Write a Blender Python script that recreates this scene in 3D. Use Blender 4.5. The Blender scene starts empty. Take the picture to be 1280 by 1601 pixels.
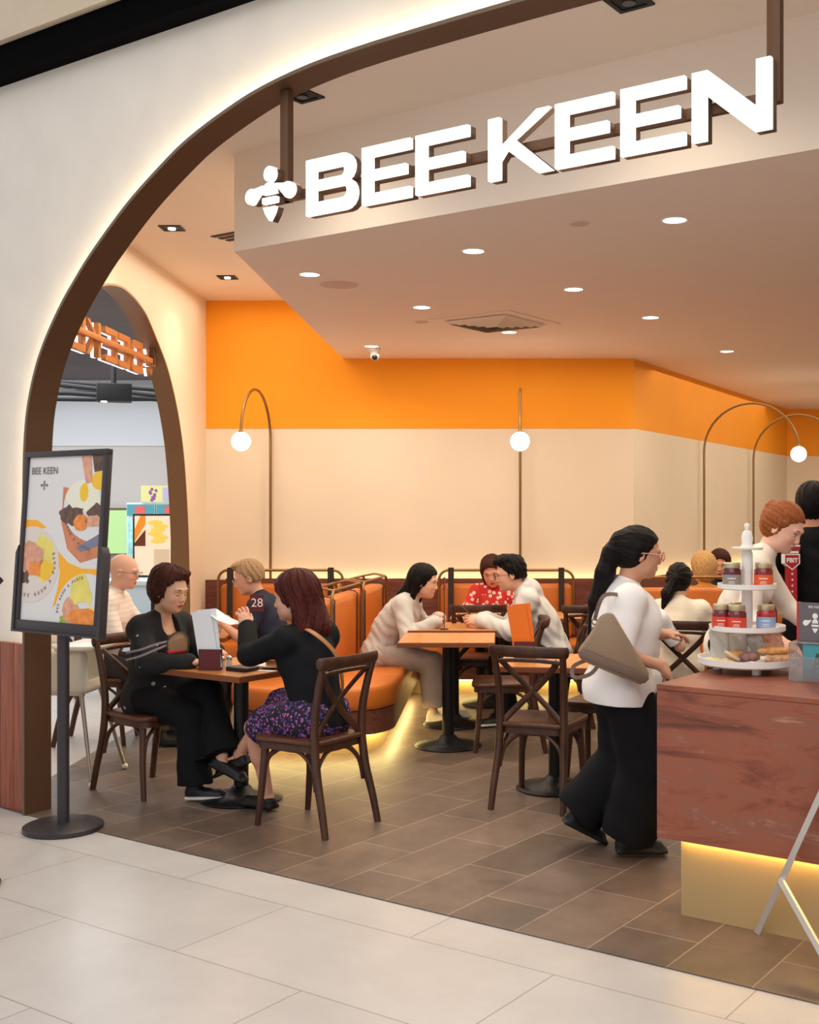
import bpy, bmesh, math, random
import numpy as np
from mathutils import Vector, Matrix, Euler
random.seed(7)
PI = math.pi
C = bpy.context.scene.collection
scene = bpy.context.scene

# ------------------------------------------------------------ camera, world, big lights, exposure
F, CX, CY, H = 1825.0, 780.0, 800.0, 1.62
cam_d = bpy.data.cameras.new('camera'); cam = bpy.data.objects.new('camera', cam_d); C.objects.link(cam)
cam.location = (0, 0, H); cam.rotation_euler = (PI/2, 0, 0)
cam_d.sensor_fit = 'VERTICAL'; cam_d.sensor_height = 36.0
cam_d.lens = F/1601*36.0
cam_d.shift_x = -(CX-640)/1601; cam_d.shift_y = (CY-800.5)/1601
cam_d.clip_end = 200
scene.camera = cam
vs = scene.view_settings
vs.view_transform = 'Standard'; vs.look = 'None'; vs.gamma = 1.0; vs.use_curve_mapping = False
vs.exposure = 0.0

w = bpy.data.worlds.new('world'); scene.world = w; w.use_nodes = True
w.node_tree.nodes['Background'].inputs[0].default_value = (1.0, .975, .95, 1)
w.node_tree.nodes['Background'].inputs[1].default_value = .80

U = Vector((.8307, -.5569, 0)); N = Vector((.5569, .8307, 0)); P0 = Vector((-2.001, 5.889, 0))
UANG = math.atan2(-.5569, .8307)
def fp(s, c=0.0, z=0.0):
    'point on the shop front: s metres along it, c metres behind it'
    return P0 + U*s + N*c + Vector((0, 0, z))

def light(name, typ, loc, energy, color, size=None, size_y=None, rot=None, spot=None, blend=.6, spread=None):
    d = bpy.data.lights.new(name, typ); d.energy = energy; d.color = color
    if typ == 'AREA':
        d.size = size
        if size_y: d.shape = 'RECTANGLE'; d.size_y = size_y
        if spread: d.spread = spread
    elif size is not None: d.shadow_soft_size = size
    if typ == 'SPOT': d.spot_size = spot; d.spot_blend = blend
    o = bpy.data.objects.new(name, d); C.objects.link(o); o.location = loc
    if rot: o.rotation_euler = rot
    return o
WARM = (1.0, .885, .69); COOL = (1.0, .985, .965); LEDC = (1.0, .80, .38)
# mall ceiling light over the concourse in front of the shop
light('mall_light', 'AREA', (-1.0, -.3, 5.6), 210, COOL, 7.0, 5.0, (0.10, 0, 0))
light('mall_light_side', 'AREA', (-5.6, 12.4, 3.36), 250, (.95, .98, 1), 4.0, 5.0, (0, 0, 0))
# broad warm fill areas added under the cafe ceiling, beside the downlight beams
light('cafe_fill_main', 'AREA', (1.0, 8.2, 3.0), 80, WARM, 4.6, 4.6, (0, 0, 0))
light('cafe_fill_rear', 'AREA', (4.0, 12.2, 3.0), 90, WARM, 5.0, 6.0, (0, 0, 0))
light('cafe_fill_left', 'AREA', (-2.1, 8.6, 3.55), 30, WARM, 1.0, 4.0, (0, 0, 0))

# ------------------------------------------------------------ materials
def lin(c):
    c = c/255.0
    return c/12.92 if c <= .04045 else ((c+.055)/1.055)**2.4
def rgb(*c): return (lin(c[0]), lin(c[1]), lin(c[2]), 1)
MATS = {}
def mat(name, col, rough=.5, metal=0.0, emit=0.0, var=0.0, scale=8.0, bump=0.0, bscale=40.0, stretch=(1, 1, 1), alpha=None, spec=None, trans=0, ecol=None, coat=0):
    if name in MATS: return MATS[name]
    m = bpy.data.materials.new(name); m.use_nodes = True; MATS[name] = m
    nt = m.node_tree; b = nt.nodes['Principled BSDF']; c = rgb(*col)
    b.inputs['Base Color'].default_value = c; b.inputs['Roughness'].default_value = rough; b.inputs['Metallic'].default_value = metal
    if spec is not None: b.inputs['Specular IOR Level'].default_value = spec
    if coat: b.inputs['Coat Weight'].default_value = coat
    if trans: b.inputs['Transmission Weight'].default_value = trans
    if alpha is not None: b.inputs['Alpha'].default_value = alpha
    if emit: b.inputs['Emission Color'].default_value = rgb(*ecol) if ecol else c; b.inputs['Emission Strength'].default_value = emit
    if var or bump:
        tc = nt.nodes.new('ShaderNodeTexCoord'); mp = nt.nodes.new('ShaderNodeMapping'); mp.inputs['Scale'].default_value = stretch
        nt.links.new(tc.outputs['Object'], mp.inputs[0])
        if var:
            nz = nt.nodes.new('ShaderNodeTexNoise'); nz.inputs['Scale'].default_value = scale; nz.inputs['Detail'].default_value = 6
            nt.links.new(mp.outputs[0], nz.inputs['Vector'])
            mx = nt.nodes.new('ShaderNodeMix'); mx.data_type = 'RGBA'
            mx.inputs[6].default_value = tuple(v*(1-var) for v in c[:3])+(1,); mx.inputs[7].default_value = tuple(min(1, v*(1+var)) for v in c[:3])+(1,)
            rp = nt.nodes.new('ShaderNodeMapRange'); rp.inputs[1].default_value = .3; rp.inputs[2].default_value = .7
            nt.links.new(nz.outputs[0], rp.inputs[0]); nt.links.new(rp.outputs[0], mx.inputs[0]); nt.links.new(mx.outputs[2], b.inputs['Base Color'])
        if bump:
            n2 = nt.nodes.new('ShaderNodeTexNoise'); n2.inputs['Scale'].default_value = bscale; n2.inputs['Detail'].default_value = 4
            nt.links.new(mp.outputs[0], n2.inputs['Vector'])
            bp = nt.nodes.new('ShaderNodeBump'); bp.inputs['Strength'].default_value = bump; bp.inputs['Distance'].default_value = .01
            nt.links.new(n2.outputs[0], bp.inputs['Height']); nt.links.new(bp.outputs[0], b.inputs['Normal'])
    return m

def tile_mat(name, base, grout, ang, tw, th, offset, rough, var, ox=0, oy=0, mortar=.004, freq=2, cloud=.2, bump=.15):
    'stone tiles in a running pattern, turned by ang, tw x th metres'
    m = bpy.data.materials.new(name); m.use_nodes = True; nt = m.node_tree; b = nt.nodes['Principled BSDF']
    tc = nt.nodes.new('ShaderNodeTexCoord'); mp = nt.nodes.new('ShaderNodeMapping'); mp.vector_type = 'POINT'
    mp.inputs['Rotation'].default_value = (0, 0, -ang)
    nt.links.new(tc.outputs['Object'], mp.inputs[0])
    ad = nt.nodes.new('ShaderNodeVectorMath'); ad.operation = 'ADD'; ad.inputs[1].default_value = (ox, oy, 0); nt.links.new(mp.outputs[0], ad.inputs[0])
    br = nt.nodes.new('ShaderNodeTexBrick'); br.inputs['Scale'].default_value = 1; br.offset = offset; br.offset_frequency = freq
    br.inputs['Brick Width'].default_value = tw; br.inputs['Row Height'].default_value = th; br.inputs['Mortar Size'].default_value = mortar; br.inputs['Mortar Smooth'].default_value = .3
    c = rgb(*base); br.inputs['Color1'].default_value = tuple(v*(1-var) for v in c[:3])+(1,); br.inputs['Color2'].default_value = tuple(v*(1+var) for v in c[:3])+(1,)
    br.inputs['Mortar'].default_value = rgb(*grout); br.inputs['Bias'].default_value = 0
    nt.links.new(ad.outputs[0], br.inputs['Vector'])
    nz = nt.nodes.new('ShaderNodeTexNoise'); nz.inputs['Scale'].default_value = 3.2; nz.inputs['Detail'].default_value = 9; nz.inputs['Roughness'].default_value = .65
    nt.links.new(ad.outputs[0], nz.inputs['Vector'])
    mr = nt.nodes.new('ShaderNodeMapRange'); mr.inputs[1].default_value = .3; mr.inputs[2].default_value = .7; mr.inputs[3].default_value = 1-cloud; mr.inputs[4].default_value = 1+cloud
    nt.links.new(nz.outputs[0], mr.inputs[0])
    mu = nt.nodes.new('ShaderNodeVectorMath'); mu.operation = 'MULTIPLY'
    nt.links.new(br.outputs['Color'], mu.inputs[0]); nt.links.new(mr.outputs[0], mu.inputs[1]); nt.links.new(mu.outputs[0], b.inputs['Base Color'])
    b.inputs['Roughness'].default_value = rough
    bp = nt.nodes.new('ShaderNodeBump'); bp.inputs['Strength'].default_value = bump; bp.inputs['Distance'].default_value = .004
    nt.links.new(nz.outputs[0], bp.inputs['Height']); nt.links.new(bp.outputs[0], b.inputs['Normal'])
    return m

def wood_mat(name, dark, light_, rough=.4, scale=(1.2, 12, 12), bump=.05):
    if name in MATS: return MATS[name]
    m = bpy.data.materials.new(name); m.use_nodes = True; MATS[name] = m; nt = m.node_tree; b = nt.nodes['Principled BSDF']
    tc = nt.nodes.new('ShaderNodeTexCoord'); mp = nt.nodes.new('ShaderNodeMapping'); mp.inputs['Scale'].default_value = scale
    nt.links.new(tc.outputs['Object'], mp.inputs[0])
    nz = nt.nodes.new('ShaderNodeTexNoise'); nz.inputs['Scale'].default_value = 4; nz.inputs['Detail'].default_value = 8; nz.inputs['Distortion'].default_value = .6
    nt.links.new(mp.outputs[0], nz.inputs['Vector'])
    cr = nt.nodes.new('ShaderNodeValToRGB'); cr.color_ramp.elements[0].position = .3; cr.color_ramp.elements[1].position = .7
    cr.color_ramp.elements[0].color = rgb(*dark); cr.color_ramp.elements[1].color = rgb(*light_)
    nt.links.new(nz.outputs[0], cr.inputs[0]); nt.links.new(cr.outputs[0], b.inputs['Base Color'])
    b.inputs['Roughness'].default_value = rough
    bp = nt.nodes.new('ShaderNodeBump'); bp.inputs['Strength'].default_value = bump; bp.inputs['Distance'].default_value = .003
    nt.links.new(nz.outputs[0], bp.inputs['Height']); nt.links.new(bp.outputs[0], b.inputs['Normal'])
    return m

# ------------------------------------------------------------ mesh builder
class MB:
    def __init__(s): s.v = []; s.f = []; s.m = []; s.mats = []; s.cur = 0
    def use(s, m):
        if m not in s.mats: s.mats.append(m)
        s.cur = s.mats.index(m); return s
    def add(s, vs, fs, T=None):
        o = len(s.v)
        for p in vs:
            p = Vector(p)
            s.v.append(T @ p if T is not None else p)
        for f in fs: s.f.append(tuple(i+o for i in f)); s.m.append(s.cur)
        return s
    def box(s, a, b, T=None):
        x0, y0, z0 = a; x1, y1, z1 = b
        return s.add([(x0, y0, z0), (x1, y0, z0), (x1, y1, z0), (x0, y1, z0), (x0, y0, z1), (x1, y0, z1), (x1, y1, z1), (x0, y1, z1)],
                     [(0, 3, 2, 1), (4, 5, 6, 7), (0, 1, 5, 4), (1, 2, 6, 5), (2, 3, 7, 6), (3, 0, 4, 7)], T)
    def rbox(s, a, b, r, T=None, seg=3):
        bm = bmesh.new(); bmesh.ops.create_cube(bm, size=1)
        a = Vector(a); b = Vector(b); d = b-a; c = (a+b)/2
        for v in bm.verts: v.co = Vector((v.co.x*d.x+c.x, v.co.y*d.y+c.y, v.co.z*d.z+c.z))
        bmesh.ops.bevel(bm, geom=bm.edges[:], offset=r, segments=seg, profile=.5, affect='EDGES')
        bm.verts.index_update()
        s.add([v.co.copy() for v in bm.verts], [[v.index for v in f.verts] for f in bm.faces], T); bm.free(); return s
    def prism(s, poly, z0, z1, T=None, cap=True):
        n = len(poly); vs = [(p[0], p[1], z0) for p in poly]+[(p[0], p[1], z1) for p in poly]
        fs = [(i, (i+1) % n, n+(i+1) % n, n+i) for i in range(n)]
        if cap: fs += [tuple(range(n))[::-1], tuple(range(n, 2*n))]
        return s.add(vs, fs, T)
    def lathe(s, prof, seg=24, T=None, cap=True):
        vs = []; fs = []; n = len(prof)
        for k in range(seg):
            a = 2*PI*k/seg
            for r, z in prof: vs.append((r*math.cos(a), r*math.sin(a), z))
        for k in range(seg):
            k2 = (k+1) % seg
            for i in range(n-1): fs.append((k*n+i, k2*n+i, k2*n+i+1, k*n+i+1))
        if cap:
            if prof[0][0] > 1e-6: fs.append(tuple(k*n for k in range(seg))[::-1])
            if prof[-1][0] > 1e-6: fs.append(tuple(k*n+n-1 for k in range(seg)))
        return s.add(vs, fs, T)
    def cyl(s, r, z0, z1, seg=24, T=None): return s.lathe([(r, z0), (r, z1)], seg, T)
    def ball(s, c, r, seg=20, T=None, sc=(1, 1, 1)):
        vs = []; fs = []; rings = seg//2
        vs.append((c[0], c[1], c[2]-r*sc[2]))
        for i in range(1, rings):
            t = -PI/2+PI*i/rings
            for k in range(seg):
                a = 2*PI*k/seg; vs.append((c[0]+r*sc[0]*math.cos(t)*math.cos(a), c[1]+r*sc[1]*math.cos(t)*math.sin(a), c[2]+r*sc[2]*math.sin(t)))
        vs.append((c[0], c[1], c[2]+r*sc[2])); L = len(vs)-1
        for k in range(seg):
            k2 = (k+1) % seg; fs.append((0, 1+k2, 1+k)); fs.append((L, L-seg+k, L-seg+k2))
            for i in range(rings-2): fs.append((1+i*seg+k, 1+i*seg+k2, 1+(i+1)*seg+k2, 1+(i+1)*seg+k))
        return s.add(vs, fs, T)
    def sweep(s, path, prof, up=(0, 0, 1), closed=False, scales=None, T=None, cap=True):
        'profile points (a,b): a sideways, b along up'
        path = [Vector(p) for p in path]; n = len(path); m = len(prof); vs = []; up = Vector(up)
        for i, p in enumerate(path):
            if closed: t = path[(i+1) % n]-path[i-1]
            else: t = path[min(i+1, n-1)]-path[max(i-1, 0)]
            t.normalize(); side = t.cross(up)
            if side.length < 1e-4: side = t.cross(Vector((1, 0, 0.01)))
            side.normalize(); u2 = side.cross(t).normalized()
            k = scales[i] if scales else 1
            for a, b in prof: vs.append(p+side*a*k+u2*b*k)
        fs = []
        for i in range(n if closed else n-1):
            j = (i+1) % n
            for k in range(m): fs.append((i*m+k, i*m+(k+1) % m, j*m+(k+1) % m, j*m+k))
        if not closed and cap: fs += [tuple(range(m))[::-1], tuple((n-1)*m+k for k in range(m))]
        return s.add(vs, fs, T)
    def tube(s, path, r, seg=8, up=(0, 0, 1), closed=False, scales=None, T=None):
        return s.sweep(path, [(r*math.cos(2*PI*k/seg), r*math.sin(2*PI*k/seg)) for k in range(seg)], up, closed, scales, T)
    def build(s, name, m=None, parent=None, smooth=40, bevel=0, sub=0):
        me = bpy.data.meshes.new(name); me.from_pydata([tuple(v) for v in s.v], [], s.f)
        if not s.mats: s.mats = [m]
        for mm in s.mats: me.materials.append(mm)
        if len(s.mats) > 1: me.polygons.foreach_set('material_index', s.m)
        bm = bmesh.new(); bm.from_mesh(me); bmesh.ops.recalc_face_normals(bm, faces=bm.faces[:])
        if bevel: bmesh.ops.bevel(bm, geom=[e for e in bm.edges if len(e.link_faces) == 2 and e.calc_face_angle(0) > .6], offset=bevel, segments=2, profile=.5, affect='EDGES')
        bm.to_mesh(me); bm.free()
        if smooth:
            me.polygons.foreach_set('use_smooth', [True]*len(me.polygons)); me.set_sharp_from_angle(angle=math.radians(smooth))
        o = bpy.data.objects.new(name, me); C.objects.link(o)
        if parent: o.parent = parent
        return o
def tag(o, label=None, cat=None, group=None, kind=None):
    if label: o['label'] = label
    if cat: o['category'] = cat
    if group: o['group'] = group
    if kind: o['kind'] = kind
    return o
def empty(name, loc=(0, 0, 0), rz=0, label=None, cat=None, group=None):
    o = bpy.data.objects.new(name, None); C.objects.link(o); o.location = loc; o.rotation_euler = (0, 0, rz); o.empty_display_size = .1
    return tag(o, label, cat, group)
def struct(o): o['kind'] = 'structure'; return o
def dup(root, loc, rz, label=None, group=None):
    r = root.copy(); C.objects.link(r); r.location = loc; r.rotation_euler = (0, 0, rz)
    if label: r['label'] = label
    if group: r['group'] = group
    for ch in list(root.children):
        c = ch.copy(); C.objects.link(c); c.parent = r
        for g in list(ch.children):
            d = g.copy(); C.objects.link(d); d.parent = c
    return r
def catmull(pts, n=8):
    pts = [Vector(p) for p in pts]; out = []
    for i in range(len(pts)-1):
        p0 = pts[max(i-1, 0)]; p1 = pts[i]; p2 = pts[i+1]; p3 = pts[min(i+2, len(pts)-1)]
        for k in range(n):
            t = k/n; out.append(.5*((2*p1)+(p2-p0)*t+(2*p0-5*p1+4*p2-p3)*t*t+(3*p1-p0-3*p2+p3)*t**3))
    return out+[pts[-1]]
def text(name, body, size, m, parent, T, depth=.001, align='CENTER', bold=0.0):
    cu = bpy.data.curves.new(name, 'FONT'); cu.body = body; cu.size = size; cu.extrude = depth; cu.align_x = align; cu.align_y = 'CENTER'; cu.offset = bold
    cu.resolution_u = 3
    ob = bpy.data.objects.new('tmp_text', cu); C.objects.link(ob); bpy.context.view_layer.update()
    me = bpy.data.meshes.new_from_object(ob.evaluated_get(bpy.context.evaluated_depsgraph_get()))
    bpy.data.objects.remove(ob); me.transform(T); me.materials.clear(); me.materials.append(m)
    o = bpy.data.objects.new(name, me); C.objects.link(o); o.parent = parent
    return o
def join(objs, name):
    'join several small meshes that share a frame into the first'
    bm = bmesh.new(); mats = []; par = objs[0].parent
    for o in objs:
        base = len(bm.faces); me = o.data
        for mm in me.materials:
            if mm not in mats: mats.append(mm)
        bm.from_mesh(me); bm.faces.ensure_lookup_table()
        for f in bm.faces[base:]: f.material_index = mats.index(me.materials[min(f.material_index, len(me.materials)-1)])
    me = bpy.data.meshes.new(name); bm.to_mesh(me); bm.free()
    for mm in mats: me.materials.append(mm)
    for o in objs: bpy.data.objects.remove(o)
    o = bpy.data.objects.new(name, me); C.objects.link(o); o.parent = par
    return o

# shared materials
M_facade = mat('facade_plaster', (226, 218, 209), .75, var=.03, scale=5, bump=.05)
M_frame = mat('bronze_arch_metal', (98, 68, 46), .6, .35)
M_framef = mat('brushed_bronze_edge', (120, 104, 88), .4, .7)
M_cream = mat('cream_wall_paint', (236, 220, 198), .8, var=.015, scale=3)
M_orange = mat('orange_wall_paint', (252, 160, 16), .7, var=.02, scale=2)
M_ceil = mat('warm_white_ceiling_paint', (240, 222, 208), .85, var=.01)
M_ceil2 = mat('warm_white_bulkhead_paint', (240, 224, 208), .85)
M_black = mat('black_matt', (18, 18, 20), .6)
M_bmetal = mat('black_cast_iron', (22, 22, 25), .45, .4, bump=.1, bscale=60)
M_dado = wood_mat('red_brown_veneer', (88, 46, 36), (125, 72, 56), .45, (14, 1.2, 14))
M_dado2 = wood_mat('red_brown_veneer_lengthwise', (88, 46, 36), (125, 72, 56), .45, (1.2, 14, 14))
M_orangeL = mat('orange_leather', (206, 112, 36), .42, var=.08, scale=6, bump=.12, bscale=90)
M_brass = mat('brushed_brass', (150, 118, 78), .35, .85)
M_ledb = mat('led_strip_bench', (255, 226, 150), emit=48, ecol=(255, 230, 148))
M_led = mat('led_strip_warm', (255, 226, 150), emit=30, ecol=(255, 214, 128))
M_ledwall = mat('led_strip_wall_wash', (255, 226, 150), emit=9, ecol=(255, 222, 160))
M_ledw = mat('led_strip_halo', (255, 240, 215), emit=30, ecol=(255, 232, 190))
M_globe = mat('glowing_globe', (255, 250, 240), emit=9, ecol=(255, 244, 226))
M_sign = mat('lit_sign_face', (255, 255, 255), emit=2.2, ecol=(255, 252, 248))
M_signb = mat('sign_can_bronze', (118, 92, 74), .5, .4)
M_lamp = mat('downlight_disc', (255, 250, 240), emit=7, ecol=(255, 246, 230))

# ------------------------------------------------------------ setting: floors
mall = MB().add([(-16, -3, -.004), (9, -3, -.004), (9, 26, -.004), (-16, 26, -.004)], [(0, 1, 2, 3)])
s0 = fp(0).dot(U); c0 = fp(0).dot(N)
M_mall = tile_mat('pale_stone_concourse_tiles', (194, 189, 186), (150, 144, 139), UANG, 1.28, .593, .5, .32, .03, ox=.2, oy=-(2.321 % .593)+.0, cloud=.07, mortar=.0035, bump=.03)
struct(mall.build('floor_mall', M_mall, smooth=0))
M_cafe = tile_mat('brown_slate_cafe_tiles', (106, 89, 78), (160, 142, 126), UANG+PI/2, .64, .3215, .5, .42, .20, ox=0.1, oy=.11, cloud=.30, mortar=.0032)
pf = [fp(-.63), fp(8.0), Vector((8, 18, 0)), Vector((-2.735, 18, 0)), Vector((-2.735, 6.40, 0))]
struct(MB().add([(p.x, p.y, 0) for p in pf], [(0, 1, 2, 3, 4)]).build('floor', M_cafe, smooth=0))

# ------------------------------------------------------------ setting: the shop front with its arch
arch_half = [(-.63, 0), (-.63, .9), (-.63, 1.70), (-.622, 1.96), (-.595, 2.165), (-.528, 2.365), (-.44, 2.52), (-.311, 2.685), (-.179, 2.818), (-.05, 2.933), (.198, 3.12), (.434, 3.262), (.66, 3.375), (.961, 3.475), (1.184, 3.525), (1.45, 3.558), (1.75, 3.572), (2.05, 3.576), (2.35, 3.577)]
arch = arch_half + [(4.70-a, b) for a, b in arch_half[:-1][::-1]]
def grow(pts, g_):
    out = []; n = len(pts)
    for i, p in enumerate(pts):
        a_ = pts[max(i-1, 0)]; b_ = pts[min(i+1, n-1)]; tx, tz = b_[0]-a_[0], b_[1]-a_[1]; l = math.hypot(tx, tz); out.append((p[0]-tz/l*g_, max(0, p[1]+tx/l*g_)))
    return out
archs = [arch[0]] + [tuple(p)[:2] for p in catmull([(a, b, 0) for a, b in arch[1:-1]], 5)] + [arch[-1]]
wall_top = 3.97
def fplane(sz, c): return fp(sz[0], c, sz[1])
mb = MB(); inner = [(-4.0, 0), (-4.0, wall_top)]
front = []
def arch_wall(c_f, c_b, s_l, s_r, top):
    mb = MB()
    half = len(archs)//2; arw = grow(archs, .009)
    for side, pts in ((0, arw[:half+1]), (1, arw[half:])):
        for a, b in zip(pts[:-1], pts[1:]):
            # quad from the opening up to the top / out to the side
            for c in (c_f, c_b):
                i = len(mb.v)
                if abs(a[0]-b[0]) > 1e-4: mb.add([fplane(a, c), fplane(b, c), fplane((b[0], top), c), fplane((a[0], top), c)], [(0, 1, 2, 3)])
            mb.add([fplane(a, c_f), fplane(b, c_f), fplane(b, c_b), fplane(a, c_b)], [(0, 1, 2, 3)])
    for c in (c_f, c_b):
        mb.add([fplane((s_l, .0), c), fplane((-.639, .0), c), fplane((-.639, top), c), fplane((s_l, top), c)], [(0, 1, 2, 3)])
        mb.add([fplane((5.339, .0), c), fplane((s_r, .0), c), fplane((s_r, top), c), fplane((5.339, top), c)], [(0, 1, 2, 3)])
    return mb
struct(arch_wall(.055, .13, -14.2, 7.2, wall_top).build('wall_front', M_facade, smooth=0))
# wood cladding at the foot of the front wall
M_clad = wood_mat('red_wood_cladding', (120, 62, 44), (165, 92, 66), .45, (14, 14, 1.0))
for nm, (a, b) in (('trim_1', (-9.0, -.655)), ('trim_2', (5.36, 7.0))):
    mb = MB(); k = int((b-a)/.12)
    for i in range(k):
        x0 = a+(b-a)*i/k; x1 = a+(b-a)*(i+1)/k-.004
        T = Matrix.Translation(fp(0))@Matrix.Rotation(UANG, 4, 'Z')
        mb.box((x0, .02, .0), (x1, .052, .905), T)
    struct(mb.build(nm, M_clad, bevel=.002))
# bronze arch band, standing proud of the wall, with its LED behind it
band = empty('arch_portal', fp(2.35), 0, 'bronze metal band lining the big arched opening of the cafe front', 'arch frame')
def ring(off0, off1, c_a, c_b, pts, fn):
    mb = MB(); n = len(pts); P = []
    for i, p in enumerate(pts):
        a = pts[max(i-1, 0)]; b = pts[min(i+1, n-1)]; tx, tz = b[0]-a[0], b[1]-a[1]; l = math.hypot(tx, tz); nx, nz = -tz/l, tx/l
        P.append([fn((p[0]+nx*off0, p[1]+nz*off0), c_a), fn((p[0]+nx*off1, p[1]+nz*off1), c_a), fn((p[0]+nx*off1, p[1]+nz*off1), c_b), fn((p[0]+nx*off0, p[1]+nz*off0), c_b)])
    for A, B in zip(P[:-1], P[1:]):
        mb.add(A+B, [(0, 4, 5, 1), (1, 5, 6, 2), (2, 6, 7, 3), (3, 7, 4, 0)])
    mb.add(P[0], [(0, 1, 2, 3)]); mb.add(P[-1], [(3, 2, 1, 0)])
    return mb
off = fp(2.35)
def fl(sz, c): return fplane(sz, c)-off
ring(0, .014, -.012, .15, archs, fl).build('reveal', M_frame, band, smooth=30)
ring(-.0015, .0155, -.016, -.012, archs, fl).build('front_edge', M_framef, band, smooth=30)
ring(.0145, .02, .012, .03, archs[1:-1], fl).build('light_strip', M_ledw, band)
# solid box coloured black for a gap's shade, beige bulkhead over the shop front
struct(MB().box((-14.2, -.06, wall_top), (7.2, .40, wall_top+.155), Matrix.Translation(fp(0))@Matrix.Rotation(UANG, 4, 'Z')).build('trim_3', mat('shadow_gap_black', (5, 5, 7), .95, spec=.05), smooth=0))
struct(MB().box((-14.2, -.10, wall_top+.155), (7.2, .50, 6.0), Matrix.Translation(fp(0))@Matrix.Rotation(UANG, 4, 'Z')).build('wall_upper_front', mat('bulkhead_beige', (205, 188, 166), .85, var=.03), smooth=0))

# ------------------------------------------------------------ setting: cafe walls
LX = -2.735; BY = 10.9; UC = 3.59; LC = 3.05; BAND = 2.396
sa = [(8.45, 3.235), (8.62, 3.222), (8.80, 3.19), (9.01, 3.125), (9.26, 2.99), (9.575, 2.79), (9.826, 2.53), (10.0, 2.26), (10.10, 2.0), (10.19, 1.6), (10.24, 1.2), (10.26, .8), (10.265, 0)]
sah = [(16.90-a, b) for a, b in sa[::-1][:-1]] + sa
sas = [sah[0]] + [tuple(p)[:2] for p in catmull([(a, b, 0) for a, b in sah[1:-1]], 5)] + [sah[-1]]
mb = MB(); sas0 = sas; sas = grow(sas, .008)
for xx in (LX, LX-.10):
    for a, b in zip(sas[:-1], sas[1:]):
        if abs(a[0]-b[0]) > 1e-4: mb.add([(xx, a[0], a[1]), (xx, b[0], b[1]), (xx, b[0], UC), (xx, a[0], UC)], [(0, 1, 2, 3)])
    for y0, y1 in ((6.62 if xx < LX else 6.56, sas[0][0]), (sas[-1][0], BY+.1)): mb.add([(xx, y0, 0), (xx, y1, 0), (xx, y1, UC), (xx, y0, UC)], [(0, 1, 2, 3)])
for a, b in zip(sas[:-1], sas[1:]): mb.add([(LX, a[0], a[1]), (LX, b[0], b[1]), (LX-.1, b[0], b[1]), (LX-.1, a[0], a[1])], [(0, 1, 2, 3)])
struct(mb.build('wall_left', M_cream, smooth=0))
sas = sas0
sband = empty('side_arch_portal', (LX, 8.45, 0), 0, 'bronze metal band lining the smaller side arch in the left cafe wall', 'arch frame')
def sl(sz, c): return Vector((-c, sz[0]-8.45, sz[1]))
ring(0, .012, -.012, .14, sas, sl).build('reveal', mat('side_arch_bronze_lit', (138, 104, 72), .5, .3), sband, smooth=30)  # lighter bronze: concourse light on this band is put into its colour
ring(-.001, .014, -.016, -.012, sas, sl).build('front_edge', M_brass, sband, smooth=30)

def vwall(name, p, q, z0, z1, m, th=.08, kind=True):
    p = Vector((p[0], p[1], 0)); q = Vector((q[0], q[1], 0)); d = (q-p).normalized(); nn = Vector((-d.y, d.x, 0))*th
    mb = MB().prism([p, q, q+nn, p+nn], z0, z1)
    o = mb.build(name, m, smooth=0)
    return struct(o) if kind else o
KX, KY = 1.254, BY; EX, EY = 4.02, 16.3
vwall('wall_back', (LX-.1, BY), (KX, BY), 0, BAND, M_cream)
vwall('wall_back_upper', (LX-.1, BY-.004), (KX, BY-.004), BAND, UC, M_orange)
vwall('wall_angled', (KX, KY), (EX, EY), 0, BAND, M_cream)
vwall('wall_angled_upper', (KX-.002, KY-.004), (EX, EY-.004), BAND, LC+.1, M_orange)
vwall('wall_rear', (EX, EY), (8.2, EY), 0, BAND, M_cream)
vwall('wall_rear_upper', (EX, EY-.004), (8.2, EY-.004), BAND, LC+.1, M_orange)
vwall('wall_right', (8, 16.4), (8, -.8), 0, UC, M_cream)
vwall('trim_4', (LX, BY-.03), (KX, BY-.03), 0, .985, M_dado2, .03)
vwall('trim_5', (KX+.02, KY-.04), (EX, EY-.04), 0, .985, M_dado2, .03)
# low lip with the wall-washing LED behind it
for nm, p, q in (('cove_light', (LX+.2, BY-.03), (KX-.02, BY-.03)), ('cove_light', (KX+.04, KY+.0), (EX, EY-.04))):
    P = Vector((p[0], p[1], 0)); Q = Vector((q[0], q[1], 0)); d = (Q-P).normalized(); nn = Vector((-d.y, d.x, 0))
    e = empty(nm, (P+Q)/2, 0, 'hidden warm light strip washing up the cream wall behind the %s' % ('straight back row of seats' if P.y == Q.y else 'angled row of seats'), 'strip light', None)
    o2 = (P+Q)/2
    MB().prism([P-o2-nn*.045, Q-o2-nn*.045, Q-o2-nn*.03, P-o2-nn*.03], .95, 1.0).build('shield', M_dado2, e)
    MB().prism([P-o2-nn*.026, Q-o2-nn*.026, Q-o2-nn*.004, P-o2-nn*.004], .986, .989).build('light_strip', M_ledwall, e)

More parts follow.
